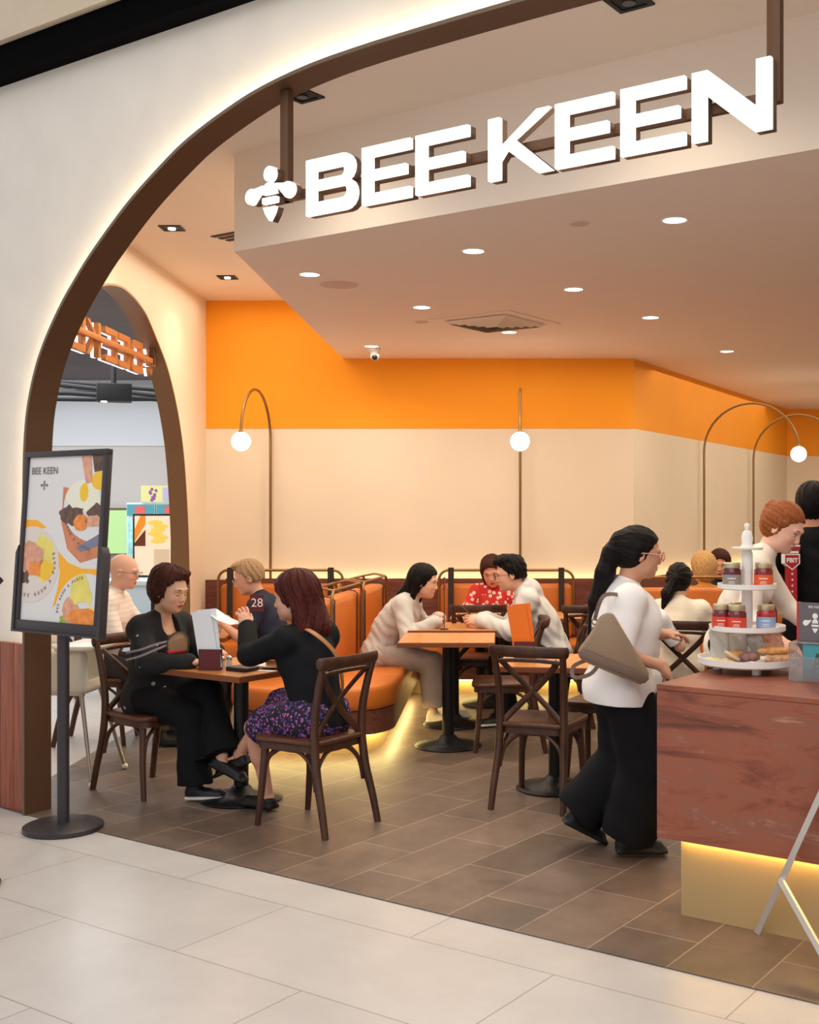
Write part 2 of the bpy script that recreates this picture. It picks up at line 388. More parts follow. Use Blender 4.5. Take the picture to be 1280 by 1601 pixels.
# ceilings
fc = 4.52-3.778
fa = fp(0, fc); # line of the fascia
def on_fascia_x(x): s = (x-fa.x)/U.x; return fa+U*s
A = on_fascia_x(-1.455); B = fa+U*8.3
mb = MB().add([(A.x, A.y, LC), (B.x, B.y, LC), (8.1, 17, LC), (-1.455, 17, LC)], [(0, 1, 2, 3)])
struct(mb.build('ceiling', M_ceil, smooth=0))
mb = MB(); T = .06
mb.add([(A.x, A.y, LC), (B.x, B.y, LC), (B.x, B.y, UC), (A.x, A.y, UC), (A.x, 10.95, LC), (A.x, 10.95, UC)], [(0, 1, 2, 3), (0, 3, 5, 4)])
struct(mb.build('ceiling_bulkhead', M_ceil2, smooth=0))
p1 = fp(-.95, .13); p2 = fp(7.1, .13)
mb = MB().add([(p1.x, p1.y, UC), (p2.x, p2.y, UC), (B.x, B.y, UC), (A.x, A.y, UC), (A.x, BY, UC), (LX, BY, UC), (LX, p1.y+.1, UC)], [(0, 1, 2, 3), (3, 4, 5, 6), (0, 3, 6)])
struct(mb.build('ceiling_upper', M_ceil2, smooth=0))
# ------------------------------------------------------------ ceiling fittings
def ground(px_x, px_y, z):
    Y = (H-z)*F/(px_y-CY); return (px_x-CX)/F*Y, Y
dl_pos = [(-1.14, 7.03), (-.14, 6.40), (.86, 5.72), (-.54, 8.16), (.48, 7.50), (.08, 9.29), (1.115, 8.59), (-1.10, 10.08), (2.03, 10.4)]
dl_lab = ['round lit downlight nearest the left end of the low ceiling edge', 'round lit downlight under the second E of the hanging sign', 'round lit downlight nearest the right of the hanging sign, largest', 'round lit downlight left of the square air vent', 'round lit downlight in the middle of the low ceiling, right of the vent and closer', 'round lit downlight just behind the square air vent', 'round lit downlight midway between the vent and the angled wall', 'round lit downlight beside the white dome camera', 'round lit downlight near the angled orange wall']
proto = None
for i, (x, y) in enumerate(dl_pos):
    if proto is None:
        proto = empty('downlight', (x, y, LC), 0, dl_lab[i], 'downlight', 'round downlights in the low ceiling')
        MB().lathe([(.058, -.004), (.068, -.005), (.070, -.001), (.070, 0), (.058, 0)], 28, cap=False).build('trim_ring', mat('white_plastic', (238, 232, 224), .5), proto)
        MB().cyl(.058, -.003, -.0005, 28).build('lens', M_lamp, proto)
    else: dup(proto, (x, y, LC), 0, dl_lab[i])
    light('downlight_beam', 'SPOT', (x, y, LC-.02), 36, WARM, .05, spot=math.radians(150), blend=1.0)
for x, y in ((3.2, 6.2), (3.0, 8.4), (4.4, 9.6), (2.3, 4.9), (4.0, 12.2), (5.6, 13.4)):
    light('downlight_beam', 'SPOT', (x, y, LC-.02), 36, WARM, .05, spot=math.radians(150), blend=1.0)
sq = None
for x, y, l, rz in ((-2.27, 8.10, 'square black recessed spotlight in the upper ceiling beside the slot grille', 0), (-2.28, 9.80, 'square black recessed spotlight in the upper ceiling closest to the orange wall', 0), (-.93, 5.52, 'dark square recessed spotlight next to the left sign post', UANG), (.50, 4.50, 'dark square recessed spotlight at the top edge above the sign', UANG)):
    if sq is None:
        sq = empty('recessed_spotlight', (x, y, UC), rz, l, 'spotlight', 'square recessed spotlights in the upper ceiling')
        b = MB()
        for a, c in (((-.075, -.075), (.075, -.055)), ((-.075, .055), (.075, .075)), ((-.075, -.055), (-.055, .055)), ((.055, -.055), (.075, .055))): b.box((a[0], a[1], -.008), (c[0], c[1], 0))
        b.build('bezel', M_black, sq)
        MB().box((-.055, -.055, -.003), (.055, .055, -.0005)).build('well', M_black, sq)
        MB().cyl(.026, -.012, -.003, 20).build('lens', M_lamp, sq)
    else:
        q_ = dup(sq, (x, y, UC), rz, l)
        if y < 6:
            for c_ in list(q_.children):
                if c_.name.startswith('lens'): c_.data = c_.data.copy(); c_.data.materials[0] = mat('unlit_lens', (60, 56, 54), .2)
    light('spotlight_beam', 'SPOT', (x, y, UC-.03), 26, WARM, .04, spot=math.radians(140), blend=1.0)
# slot grille
g = empty('slot_grille', (-1.82, 8.2, UC), 0, 'black slot air grille in the upper ceiling at the bulkhead edge', 'air vent')
for k in range(3): MB().box((-.28+.0, -.02+.07*k, -.006), (.28, .02+.07*k, -.0005), Matrix.Rotation(-.6, 4, 'Z')).build('slot', M_black, g)
# square four-way diffuser
v = empty('ceiling_diffuser', (-.03, 8.78, LC), UANG, 'square white air diffuser with louvres in the low ceiling', 'air vent')
b = MB(); b.box((-.36, -.36, -.006), (.36, .36, -.001)); b.build('plate', M_ceil, v)
Mlv = mat('louvre_beige', (236, 220, 200), .6); Mdk = mat('vent_dark_gap', (60, 42, 34), .9)
MB().box((-.255, -.255, -.010), (.255, .255, -.0065)).build('throat', Mdk, v)
for k in range(5):
    r0 = .275-.05*k; r1 = r0-.030; z0 = -.012-.004*k; b = MB()
    P = [(-r0, -r0, z0), (r0, -r0, z0), (r0, r0, z0), (-r0, r0, z0), (-r1, -r1, z0-.022), (r1, -r1, z0-.022), (r1, r1, z0-.022), (-r1, r1, z0-.022)]
    b.add(P, [(0, 1, 5, 4), (1, 2, 6, 5), (2, 3, 7, 6), (3, 0, 4, 7)]); b.build('louvre', Mlv, v, smooth=0)
# dome camera, speakers, sprinkler plates
x, y = ground(586, 545, LC)
e = empty('security_camera', (x, y, LC), 0, 'small white dome security camera on the low ceiling', 'camera')
MB().lathe([(.055, 0), (.055, -.02), (.04, -.03), (.038, -.055)], 24, cap=False).build('mount', mat('white_plastic', (238, 232, 224)), e)
MB().ball((0, 0, -.065), .04, 20).build('housing', mat('white_plastic', (238, 232, 224)), e)
MB().ball((0, -.016, -.075), .029, 16).build('lens', mat('camera_lens_black', (20, 16, 18), .15), e)
for i, (px, py, r, lab) in enumerate(((530, 445, .12, 'faint flush round ceiling speaker beside the leftmost downlight'), (905, 349, .05, 'small flush round plate left of the rightmost near downlight'), (658, 503, .05, 'small flush round plate left of the air diffuser'))):
    x, y = ground(px, py, LC)
    tag(MB().lathe([(r, 0), (r, -.003), (r*.93, -.006), (0, -.006)], 28, Matrix.Translation((x, y, LC))).build('ceiling_speaker' if r > .1 else 'ceiling_plate', mat('flush_plate', (216, 190, 172), .8)), lab, 'speaker' if r > .1 else 'ceiling plate')

# ------------------------------------------------------------ illuminated sign
LZ0, LZ1 = 2.915, 3.157; LH = LZ1-LZ0
def glyph(ch, w, h, t=.052):
    if ch == 'E': v = t; t = .043; w -= .006; return [[(0, 0), (w, 0), (w, t), (v, t), (v, h/2-t*.47), (w*.91, h/2-t*.47), (w*.91, h/2+t*.47), (v, h/2+t*.47), (v, h-t), (w, h-t), (w, h), (0, h)]]
    if ch == 'N': return [[(0, 0), (t, 0), (t, h-.085), (w-t*1.15, 0), (w, 0), (w, h), (w-t, h), (w-t, .085), (t*1.15, h), (0, h)]]
    if ch == 'K': return [[(0, 0), (t, 0), (t, h*.30), (t*1.62, h*.46), (w-t*1.25, 0), (w, 0), (t*2.3, h*.60), (w-.012, h), (w-t*1.3, h), (t, h*.50), (t, h), (0, h)]]
def bowl(x0, x1, y0, y1, n=9):
    r = (y1-y0)/2; cx = x1-r; return [(cx+r*math.cos(a), (y0+y1)/2+r*math.sin(a)) for a in [-PI/2+PI*i/(n-1) for i in range(n)]]
def curve_mesh(polys, depth, m, T, bevel=0):
    'filled outline with holes, extruded'
    cu = bpy.data.curves.new('g', 'CURVE'); cu.dimensions = '2D'; cu.fill_mode = 'BOTH'; cu.extrude = depth/2; cu.bevel_depth = bevel
    for p in polys:
        sp = cu.splines.new('POLY'); sp.points.add(len(p)-1); sp.use_cyclic_u = True
        for i, q in enumerate(p): sp.points[i].co = (q[0], q[1], 0, 1)
    ob = bpy.data.objects.new('g', cu); C.objects.link(ob); bpy.context.view_layer.update()
    me = bpy.data.meshes.new_from_object(ob.evaluated_get(bpy.context.evaluated_depsgraph_get())); bpy.data.objects.remove(ob)
    me.transform(T); me.materials.clear(); me.materials.append(m); return me
def glyph_polys(ch, w, h, t=.052):
    if ch == 'B':
        out = [(0, 0)]+bowl(0, w, 0, h*.545)+bowl(0, w-.014, h*.50, h)+[(0, h)]
        return [out, [(t, t)]+bowl(t, w-t, t, h*.545-t*.5)[0:]+[(t, h*.545-t*.5)], [(t, h*.50+t*.5)]+bowl(t, w-t-.014, h*.50+t*.5, h-t)+[(t, h-t)]]
    return glyph(ch, w, h, t)
def ell(cx, cy, rx, ry, a=0, n=24, taper=0):
    ca, sa_ = math.cos(a), math.sin(a); o = []
    for k in range(n):
        u = rx*math.cos(2*PI*k/n); v_ = ry*math.sin(2*PI*k/n)*(1+taper*u/rx); o.append((cx+u*ca-v_*sa_, cy+u*sa_+v_*ca))
    return o
def bee_polys(S):
    P = [ell(0, .385*S, .135*S, .140*S)]
    for s_ in (1, -1):
        c0 = (.46, .03); r0 = .145; pts = [(.165, .19)]
        for k in range(19):
            an = PI*.66-(PI*1.25)*k/18; pts.append((c0[0]+r0*1.05*math.cos(an), c0[1]+r0*math.sin(an)))
        pts.append((.245, .07)); P.append([(s_*x*S, y*S) for x, y in pts])
    P.append([(-.105*S, .195*S), (-.055*S, .225*S), (.055*S, .225*S), (.105*S, .195*S), (.14*S, .09*S), (.16*S, .02*S), (-.16*S, .02*S), (-.14*S, .09*S)])
    P.append([(-.18*S, -.045*S), (.18*S, -.045*S), (.17*S, -.15*S), (-.17*S, -.15*S)])
    P.append([(-.15*S, -.225*S), (.15*S, -.225*S), (.10*S, -.34*S), (.0, -.475*S), (-.10*S, -.34*S)])
    return P
LET = [('B', 1.390, 1.678), ('E', 1.709, 1.973), ('E', 1.996, 2.264), ('K', 2.357, 2.648), ('E', 2.662, 2.914), ('E', 2.940, 3.200), ('N', 3.222, 3.510)]
def lit_sign(name, origin, rz, face_m, back_m, label, post_top, mirror_back=False):
    root = empty(name, origin, rz, label, 'sign')
    R = Matrix.Rotation(PI/2, 4, 'X')         # drawing plane -> upright, front towards -y
    def put(nm, polys, x, z):
        if nm == 'bee_emblem':
            bt = bmesh.new(); bk = bmesh.new()
            for q in polys:
                bt.from_mesh(curve_mesh([q], .022, face_m, Matrix.Translation((x, -.011, z))@R)); bk.from_mesh(curve_mesh([q], .035, back_m, Matrix.Translation((x, .0185, z))@R))
            m1 = bpy.data.meshes.new(nm); bt.to_mesh(m1); m1.materials.append(face_m); m2 = bpy.data.meshes.new('can'); bk.to_mesh(m2); m2.materials.append(back_m)
            o = bpy.data.objects.new(nm, m1); C.objects.link(o); o.parent = root; o2 = bpy.data.objects.new('can', m2); C.objects.link(o2); o2.parent = o; return
        me = curve_mesh(polys, .022, face_m, Matrix.Translation((x, -.011, z))@R)
        o = bpy.data.objects.new(nm, me); C.objects.link(o); o.parent = root
        me2 = curve_mesh(polys, .035, back_m, Matrix.Translation((x, .0185, z))@R)
        o2 = bpy.data.objects.new('can', me2); C.objects.link(o2); o2.parent = o
    for ch, a, b in LET: put('letter', glyph_polys(ch, b-a, LH), a-2.35, 0)
    put('bee_emblem', bee_polys(.245), 1.165-2.35, LH*.53)
    bar = MB().box((1.165-2.35, .036, .105), (3.50-2.35, .066, .145)); bar.build('rail', M_frame if not mirror_back else back_m, root, bevel=.003)
    for s_ in (1.20, 3.497):
        MB().box((s_-2.35-.024, .036, .105), (s_-2.35+.024, .075, post_top)).build('post', M_frame, root, bevel=.003)
    return root
# front faces of the letters lie 1 cm behind the outer edge of the arch band
lit_sign('hanging_sign', fp(2.35, .022, LZ0), UANG, M_sign, M_signb, 'big white lit shop-name letters and bee emblem hanging in the arch', 3.525-LZ0)
# its twin in the side arch, read from outside, so the cafe sees its copper backs
M_copper = mat('copper_backs', (205, 140, 84), .45, .35, var=.08, scale=10)
lit_sign('hanging_sign', (LX-.10, 8.22, 2.70), -PI/2, mat('lit_sign_face_side', (250, 240, 255), emit=1.6), M_copper, 'copper-backed sign letters seen in reverse, hanging in the side arch', 3.20-2.70, True)

# ------------------------------------------------------------ arc lamps
def arc_lamp(loc, rz, label, reach=.86, top=2.27):
    root = empty('arc_lamp', loc, rz, label, 'lamp', None)
    r = reach/2; path = [(0, 0, .96-loc[2]+0), (0, 0, 1.6), (0, 0, top)]
    path = [(0, 0, .96), (0, 0, 1.5), (0, 0, top)]+[(r-r*math.cos(a), 0, top+r*1.02*math.sin(a)) for a in [PI*k/20*.97 for k in range(1, 21)]]
    MB().tube(path, .0125, 10, up=(0, 1, .001)).build('arm', M_brass, root)
    ex, ez = path[-1][0], path[-1][2]
    MB().lathe([(.012, .10), (.022, .085), (.022, .06), (.0, .06)], 16, Matrix.Translation((ex, 0, ez-.09))).build('cap', M_brass, root)
    MB().ball((ex, 0, ez-.09), .082, 28).build('globe', M_globe, root)
    light('globe_glow', 'POINT', root.matrix_basis@Vector((ex, 0, ez-.09)), 5, (1, .85, .62), .11)
    return root
g = math.atan2(-1, -.10)
arc_lamp((-2.122, 10.84, 0), g, 'brass arc lamp with white globe, leftmost, against the orange band')
arc_lamp((.196, 10.84, 0), math.atan2(-1, -.02), 'brass arc lamp with white globe in the middle of the back wall')
dw = Vector((EX-KX, EY-KY, 0)).normalized(); nw = Vector((dw.y, -dw.x, 0)); aw = math.atan2(nw.y, nw.x)
arc_lamp((2.17+nw.x*.06, 12.69+nw.y*.06, 0), aw+.12, 'brass arc lamp with lit globe on the angled wall, above the tiered stand', 1.0)
arc_lamp((3.10+nw.x*.06, 14.5+nw.y*.06, 0), aw+.12, 'rearmost brass arc lamp on the angled wall, its globe out of frame', 1.05)

# ------------------------------------------------------------ banquettes
def offset_poly(poly, d):
    n = len(poly); out = []
    for i in range(n):
        a = Vector(poly[i-1]); b = Vector(poly[i]); c_ = Vector(poly[(i+1) % n]); t1 = (b-a).normalized(); t2 = (c_-b).normalized()
        n1 = Vector((-t1.y, t1.x)); n2 = Vector((-t2.y, t2.x)); nn = (n1+n2); nn = nn/max(.3, nn.dot(n1)+1e-6) if nn.length > 0 else n1
        out.append((b.x+nn.x*d/1.0*1.0, b.y+nn.y*d))
    return out
def arc(cx, cy, r, a0, a1, n=8): return [(cx+r*math.cos(math.radians(a0+(a1-a0)*k/n)), cy+r*math.sin(math.radians(a0+(a1-a0)*k/n))) for k in range(n+1)]
def bench(name, poly, label, front_pts, seat_top=.455, seat_h=.165, loc=(0, 0)):
    'poly counter-clockwise, front_pts: open path along which the LED runs'
    root = empty(name, (loc[0], loc[1], 0), 0, label, 'bench')
    P = [(x-loc[0], y-loc[1]) for x, y in poly]
    MB().prism(P, seat_top-seat_h, seat_top).build('seat', M_orangeL, root, bevel=.035, smooth=60)
    MB().prism(offset_poly(P, .02), .13, seat_top-seat_h).build('base', M_dado2, root, smooth=30)
    MB().prism(offset_poly(P, .11), .0, .13).build('plinth', mat('plinth_beige', (176, 150, 104), .6), root, smooth=30)
    fpnts = [(x-loc[0], y-loc[1], .1245) for x, y in front_pts]
    MB().sweep(fpnts, [(-.006, -.004), (.006, -.004), (.006, .004), (-.006, .004)]).build('light_strip', M_ledb, root)
    return root
pen = [(-.70, 10.32)]
right = arc(-1.13, 8.11, .43, 0, -90, 9); left = arc(-1.42, 8.11, .43, -90, -180, 9)
poly = [(-.70, 10.30)]+right+left+[(-1.85, 10.30)]
poly = poly[::-1]
ledp = [(-.765, 10.2)]+arc(-1.13, 8.11, .365, 0, -90, 12)+arc(-1.42, 8.11, .365, -90, -180, 12)+[(-1.785, 10.2)]
pb = bench('island_bench', poly, 'orange leather island bench with rounded end, glowing underneath', ledp, loc=(-1.28, 9.0))
bb = bench('long_bench', [(-2.62, 10.32), (1.22, 10.32), (1.22, 10.84), (-2.62, 10.84)], 'orange leather bench running along the back wall', [(-.60, 10.385), (1.2, 10.385)], loc=(-.7, 10.6))
def tube_loop(w, z0, z1, r=.09):
    p = [(-w/2, 0, z0), (-w/2, 0, z1-r)]+[(-w/2+r-r*math.cos(a), 0, z1-r+r*math.sin(a)) for a in [PI/2*k/6 for k in range(1, 7)]]
    return p+[(-x, y, z) for x, y, z in p[::-1]]
def wall_cushion(x0, x1, label):
    w = x1-x0; root = empty('backrest', ((x0+x1)/2+.7, .16, 0), 0); root.parent = bb
    MB().rbox((-w/2+.0, -.055, .46), (w/2, .10, .955), .04).build('cushion', M_orangeL, root, smooth=60)
    MB().tube(tube_loop(w+.02, .50, 1.085), .0125, 10, up=(0, 1, 0)).build('tube_frame', M_brass, root).location = (0, -.075, 0)
    for s_ in (-1, 1):
        x = s_*(w/2-.10)
        MB().sweep([(x, -.095, .47), (x, -.095, 1.09), (x, -.075, 1.106), (x, -.055, 1.09), (x, -.05, .95)], [(-.026, -.003), (.026, -.003), (.026, .003), (-.026, .003)], up=(0, 1, .01)).build('strap', mat('dark_leather_strap', (46, 36, 32), .5), root)
wall_cushion(-2.56, -1.44, 'orange backrest with brass tube and dark straps, behind the grey-haired man')
wall_cushion(-.54, .67, 'orange backrest with brass tube and dark straps, behind the red floral blouse')
# partition backrests on the island bench
pa = Vector((-1.29, 8.27, 0)); pz = Vector((-1.09, 10.35, 0)); pd = (pz-pa); ang = math.atan2(pd.y, pd.x); pl = pd.length/2
for k, lab in ((0, 'framed orange double-sided backrest on the island bench, nearer one'), (1, 'framed orange double-sided backrest on the island bench, farther one')):
    c_ = pa+pd*(.25+.5*k)
    root = empty('backrest', (c_.x+1.28, c_.y-9.0, 0), ang); root.parent = pb
    L = pl-.03
    MB().rbox((-L/2, -.085, .46), (L/2, .085, .985), .045).build('cushion', M_orangeL, root, smooth=60)
    for s_ in (-1, 1):
        o = MB().tube(tube_loop(L-.02, .52, 1.055, .08), .011, 10, up=(0, 1, 0)).build('tube_frame', M_brass, root); o.location = (0, s_*.10, 0)
        for t in (-1, 1):
            x = t*(L/2-.13)
            MB().sweep([(x, s_*.093, .47), (x, s_*.093, .98), (x, s_*.07, 1.0), (x, 0, 1.01)], [(-.010, -.003), (.010, -.003), (.010, .003), (-.010, .003)], up=(0, 1, .01)).build('strap', mat('dark_leather_strap', (46, 36, 32), .5), root)
    for t in (-1, 1): MB().tube([(t*(L/2-.06), -.10, 1.055), (t*(L/2-.06), 0, 1.075), (t*(L/2-.06), .10, 1.055)], .009, 8).build('tie_bar', M_brass, root)
# right-hand booth bench seen behind the ponytailed woman
rb = empty('booth_bench', (1.62, 9.45, 0), 0, 'orange booth bench with brass rail, behind the ponytailed woman', 'bench')
MB().rbox((-.62, -.42, .29), (.62, 0, .455), .035).build('seat', M_orangeL, rb, smooth=60)
MB().rbox((-.62, 0, .29), (.30, .13, 1.0), .03).build('backrest', M_orangeL, rb, smooth=60)
MB().box((-.60, -.38, .12), (.60, .12, .29)).build('base', M_dado2, rb)
MB().box((.31, -.05, .12), (.62, .14, .97)).build('end_panel', M_dado2, rb)
MB().box((-.5, -.30, 0), (.5, .05, .12)).build('plinth', mat('plinth_beige', (176, 150, 104)), rb)
MB().tube(tube_loop(1.1, .9, 1.09, .06), .011, 10, up=(0, 1, 0)).build('rail', M_brass, rb).location = (-.05, -.02, 0)
bench('angled_wall_bench', [(KX+.15+nw.x*.06, KY+.25+nw.y*.06), (KX+.15+nw.x*.56, KY+.25+nw.y*.56), (EX-.3+nw.x*.56, EY-.6+nw.y*.56), (EX-.3+nw.x*.06, EY-.6+nw.y*.06)], 'orange leather bench along the angled wall', [(KX+.15+nw.x*.5, KY+.25+nw.y*.5), (EX-.3+nw.x*.5, EY-.6+nw.y*.5)], loc=(2.6, 13.4))

# ------------------------------------------------------------ tables
M_top = wood_mat('honey_oak_tabletop', (182, 114, 58), (212, 142, 80), .35, (10, 1.4, 10), .02)
M_topedge = mat('tabletop_edge', (128, 66, 30), .45)
def make_table(loc, rz, label):
    t = empty('cafe_table', loc, rz, label, 'table', None)
    b = MB(); b.use(M_topedge).box((-.325, -.325, .718), (.325, .325, .746)); b.use(M_top).box((-.322, -.322, .746), (.322, .322, .750)); b.build('tabletop', None, t, smooth=0, bevel=.0015)
    MB().box((-.13, -.13, .706), (.13, .13, .718)).build('top_plate', M_bmetal, t)
    MB().cyl(.041, .03, .71, 24).build('pole', M_bmetal, t)
    MB().lathe([(.225, 0), (.232, .008), (.225, .016), (.12, .034), (.07, .05), (.052, .075), (.041, .08)], 40).build('base', M_bmetal, t, smooth=50)
    return t
tb = make_table((-1.453, 6.581, 0), UANG, 'square oak table between the two women in black, nearest the front')
dup(tb, (-.352, 8.07, 0), 0, 'empty square oak table in front of the long-haired woman in grey')
dup(tb, (-.345, 8.87, 0), 0, 'square oak table the grey-clad woman and hooded man lean on')
dup(tb, (.33, 6.84, 0), -.14, 'square oak table with the orange menu on it')
dup(tb, (-2.23, 8.36, 0), .05, 'square oak table between the bald man and grey-haired man')
dup(tb, (-.08, 9.82, 0), 0, 'square oak table in front of the red floral blouse')
dup(tb, (.72, 9.82, 0), 0, 'empty square oak table at the back bench, right of the red blouse')
dup(tb, (1.45, 8.62, 0), 0, 'square oak table in front of the ponytailed woman')

# ------------------------------------------------------------ cross-back chairs (facing +x)
M_chair = wood_mat('walnut_stained_wood', (52, 29, 18), (84, 48, 30), .38, (6, 6, 1.0), .03)
M_seat = wood_mat('walnut_seat', (66, 36, 22), (98, 56, 34), .36, (1.5, 9, 9), .03)
def make_chair(loc, rz, label):
    t = empty('cross_back_chair', loc, rz, label, 'chair', None)
    # seat: rounded trapezoid, slightly dished edge
    pts = []
    for sx, sy, r in ((.20, .205, .07), (-.20, .185, .05)):
        pass
    poly = arc(.145, .150, .065, 90, 0, 5)[::-1]; poly = arc(.15, .155, .065, 0, 90, 5)+arc(-.17, .145, .045, 90, 180, 5)+arc(-.17, -.145, .045, 180, 270, 5)+arc(.15, -.155, .065, 270, 360, 5)
    MB().prism(poly, .440, .468).build('seat', M_seat, t, bevel=.009, smooth=50)
    MB().prism([(x*.93, y*.93) for x, y in poly], .405, .440).build('seat_frame', M_chair, t, smooth=50)
    prof = [(.016*math.cos(a)*1.0, .013*math.sin(a)) for a in [2*PI*k/10 for k in range(10)]]
    for s_ in (-1, 1):
        back = catmull([(-.285, s_*.205, 0), (-.255, s_*.198, .14), (-.215, s_*.188, .30), (-.195, s_*.183, .46), (-.200, s_*.184, .60), (-.228, s_*.190, .74), (-.262, s_*.196, .855)], 6)
        MB().tube(back, .0185, 10, up=(0, 1, 0), scales=[.95+.25*math.sin(PI*i/(len(back)-1)) for i in range(len(back))]).build('rear_leg', M_chair, t)
        fr = catmull([(.190, s_*.190, 0), (.168, s_*.182, .20), (.152, s_*.170, .42)], 6)
        MB().tube(fr, .0185, 10, up=(0, 1, 0), scales=[.85+.3*i/(len(fr)-1) for i in range(len(fr))]).build('front_leg', M_chair, t)
        # bentwood arches under the seat
        sidearch = catmull([(.170, s_*.176, .22), (.150, s_*.170, .33), (.07, s_*.165, .398), (0, s_*.165, .404), (-.09, s_*.168, .398), (-.175, s_*.178, .33), (-.205, s_*.186, .22)], 5)
        MB().tube(sidearch, .0105, 8, up=(0, 1, 0)).build('side_brace', M_chair, t)
        # crossing bentwood slats of the back
        xs = catmull([(-.190, s_*.160, .475), (-.178, s_*.105, .535), (-.178, s_*.0, .635), (-.205, -s_*.10, .735), (-.250, -s_*.165, .815)], 7)
        MB().sweep(xs, [(.018*math.cos(a), .007*math.sin(a)) for a in [2*PI*k/8 for k in range(8)]], up=(1, 0, .25)).build('cross_slat', M_chair, t)
    farch = catmull([(.172, .176, .22), (.160, .150, .33), (.150, .08, .398), (.148, 0, .404), (.150, -.08, .398), (.160, -.150, .33), (.172, -.176, .22)], 5)
    MB().tube(farch, .0105, 8, up=(1, 0, 0)).build('front_brace', M_chair, t)
    barch = catmull([(-.205, .182, .22), (-.195, .155, .33), (-.185, .08, .398), (-.183, 0, .404), (-.185, -.08, .398), (-.195, -.155, .33), (-.205, -.182, .22)], 5)
    MB().tube(barch, .0105, 8, up=(1, 0, 0)).build('rear_brace', M_chair, t)
    cr = catmull([(-.245, .222, .862), (-.272, .205, .864), (-.300, .11, .866), (-.310, 0, .867), (-.300, -.11, .866), (-.272, -.205, .864), (-.245, -.222, .862)], 5)
    n_ = len(cr); MB().sweep(cr, [(.011*math.cos(a)+.0, .032*math.sin(a)) for a in [2*PI*k/14 for k in range(14)]], up=(-.16, 0, 1), scales=[.72+.28*min(1, min(i, n_-1-i)/3) for i in range(n_)]).build('crest_rail', M_chair, t)
    MB().sweep([(-.262, .0, .80)]*0+catmull([(-.246, .185, .805), (-.268, .10, .815), (-.276, 0, .818), (-.268, -.10, .815), (-.246, -.185, .805)], 4), [(.007*math.cos(a), .011*math.sin(a)) for a in [2*PI*k/8 for k in range(8)]]).build('lower_rail', M_chair, t)
    return t
R = math.radians
ch = make_chair((-2.02, 6.80, 0), R(-38), 'dark cross-back chair the woman in the black cardigan sits on')
dup(ch, (-.985, 6.09, 0), R(147), 'dark cross-back chair in the foreground under the auburn-haired woman')
dup(ch, (.245, 6.55, 0), R(70), 'empty dark cross-back chair with its back to us, at the orange menu table')
dup(ch, (.03, 8.03, 0), R(180), 'empty dark cross-back chair pulled up right of the empty front table')
dup(ch, (-.17, 9.36, 0), R(92), 'dark cross-back chair seen from behind, before the red floral blouse')
dup(ch, (.72, 9.30, 0), R(88), 'dark cross-back chair seen from behind, right of the hooded man')
dup(ch, (.66, 7.22, 0), R(-112), 'wooden cross-back chair on the far side of the orange menu table')
dup(ch, (-2.80, 8.26, 0), R(4), 'dark cross-back chair the bald man sits on')
dup(ch, (-3.55, 10.35, 0), R(-70), 'dark cross-back chair standing outside beyond the side arch')
dup(ch, (.42, 8.90, 0), R(180), 'dark cross-back chair the hooded man sits on')
dup(ch, (1.27, 8.02, 0), R(78), 'dark cross-back chair the ponytailed woman sits on')

# ------------------------------------------------------------ counter
M_marble = None
def marble():
    m = bpy.data.materials.new('rust_red_travertine'); m.use_nodes = True; nt = m.node_tree; b = nt.nodes['Principled BSDF']
    tc = nt.nodes.new('ShaderNodeTexCoord'); mp = nt.nodes.new('ShaderNodeMapping'); mp.inputs['Scale'].default_value = (1.0, 1.0, 4.2); mp.inputs['Rotation'].default_value = (0, R(6), 0)
    nt.links.new(tc.outputs['Object'], mp.inputs[0])
    nz = nt.nodes.new('ShaderNodeTexNoise'); nz.inputs['Scale'].default_value = 1.6; nz.inputs['Detail'].default_value = 12; nz.inputs['Roughness'].default_value = .68; nz.inputs['Distortion'].default_value = 1.1
    nt.links.new(mp.outputs[0], nz.inputs['Vector'])
    cr = nt.nodes.new('ShaderNodeValToRGB'); e = cr.color_ramp.elements
    e[0].position = .34; e[0].color = rgb(98, 52, 38); e[1].position = .68; e[1].color = rgb(184, 128, 104)
    for p, c in ((.44, (132, 70, 50)), (.51, (152, 84, 60)), (.60, (140, 86, 68))): q = e.new(p); q.color = rgb(*c)
    nt.links.new(nz.outputs[0], cr.inputs[0])
    n2 = nt.nodes.new('ShaderNodeTexNoise'); n2.inputs['Scale'].default_value = 9; n2.inputs['Detail'].default_value = 10; n2.inputs['Roughness'].default_value = .75; nt.links.new(mp.outputs[0], n2.inputs['Vector'])
    mr = nt.nodes.new('ShaderNodeMapRange'); mr.inputs[1].default_value = .60; mr.inputs[2].default_value = .74; mr.inputs[4].default_value = .55; nt.links.new(n2.outputs[0], mr.inputs[0])
    mx = nt.nodes.new('ShaderNodeMix'); mx.data_type = 'RGBA'; mx.inputs[7].default_value = rgb(196, 150, 132)
    nt.links.new(mr.outputs[0], mx.inputs[0]); nt.links.new(cr.outputs[0], mx.inputs[6]); nt.links.new(mx.outputs[2], b.inputs['Base Color'])
    b.inputs['Roughness'].default_value = .38; return m
M_marble = marble()
KS, KC = 2.861, .462; CT = .93
co = empty('service_counter', fp(KS, KC), UANG, 'rust-red stone service counter floating on a lit beige plinth', 'counter')
b = MB().box((0, 0, .315), (3.3, .022, CT-.024)).box((0, .022, .315), (.022, .80, CT-.024)).box((.022, .778, .315), (3.3, .80, CT-.024)).box((.022, .022, .315), (3.3, .778, .335))
b.build('stone_cladding', M_marble, co, smooth=0)
MB().box((-.002, -.002, CT-.023), (3.302, .82, CT)).build('worktop', M_marble, co, bevel=.003, smooth=0)
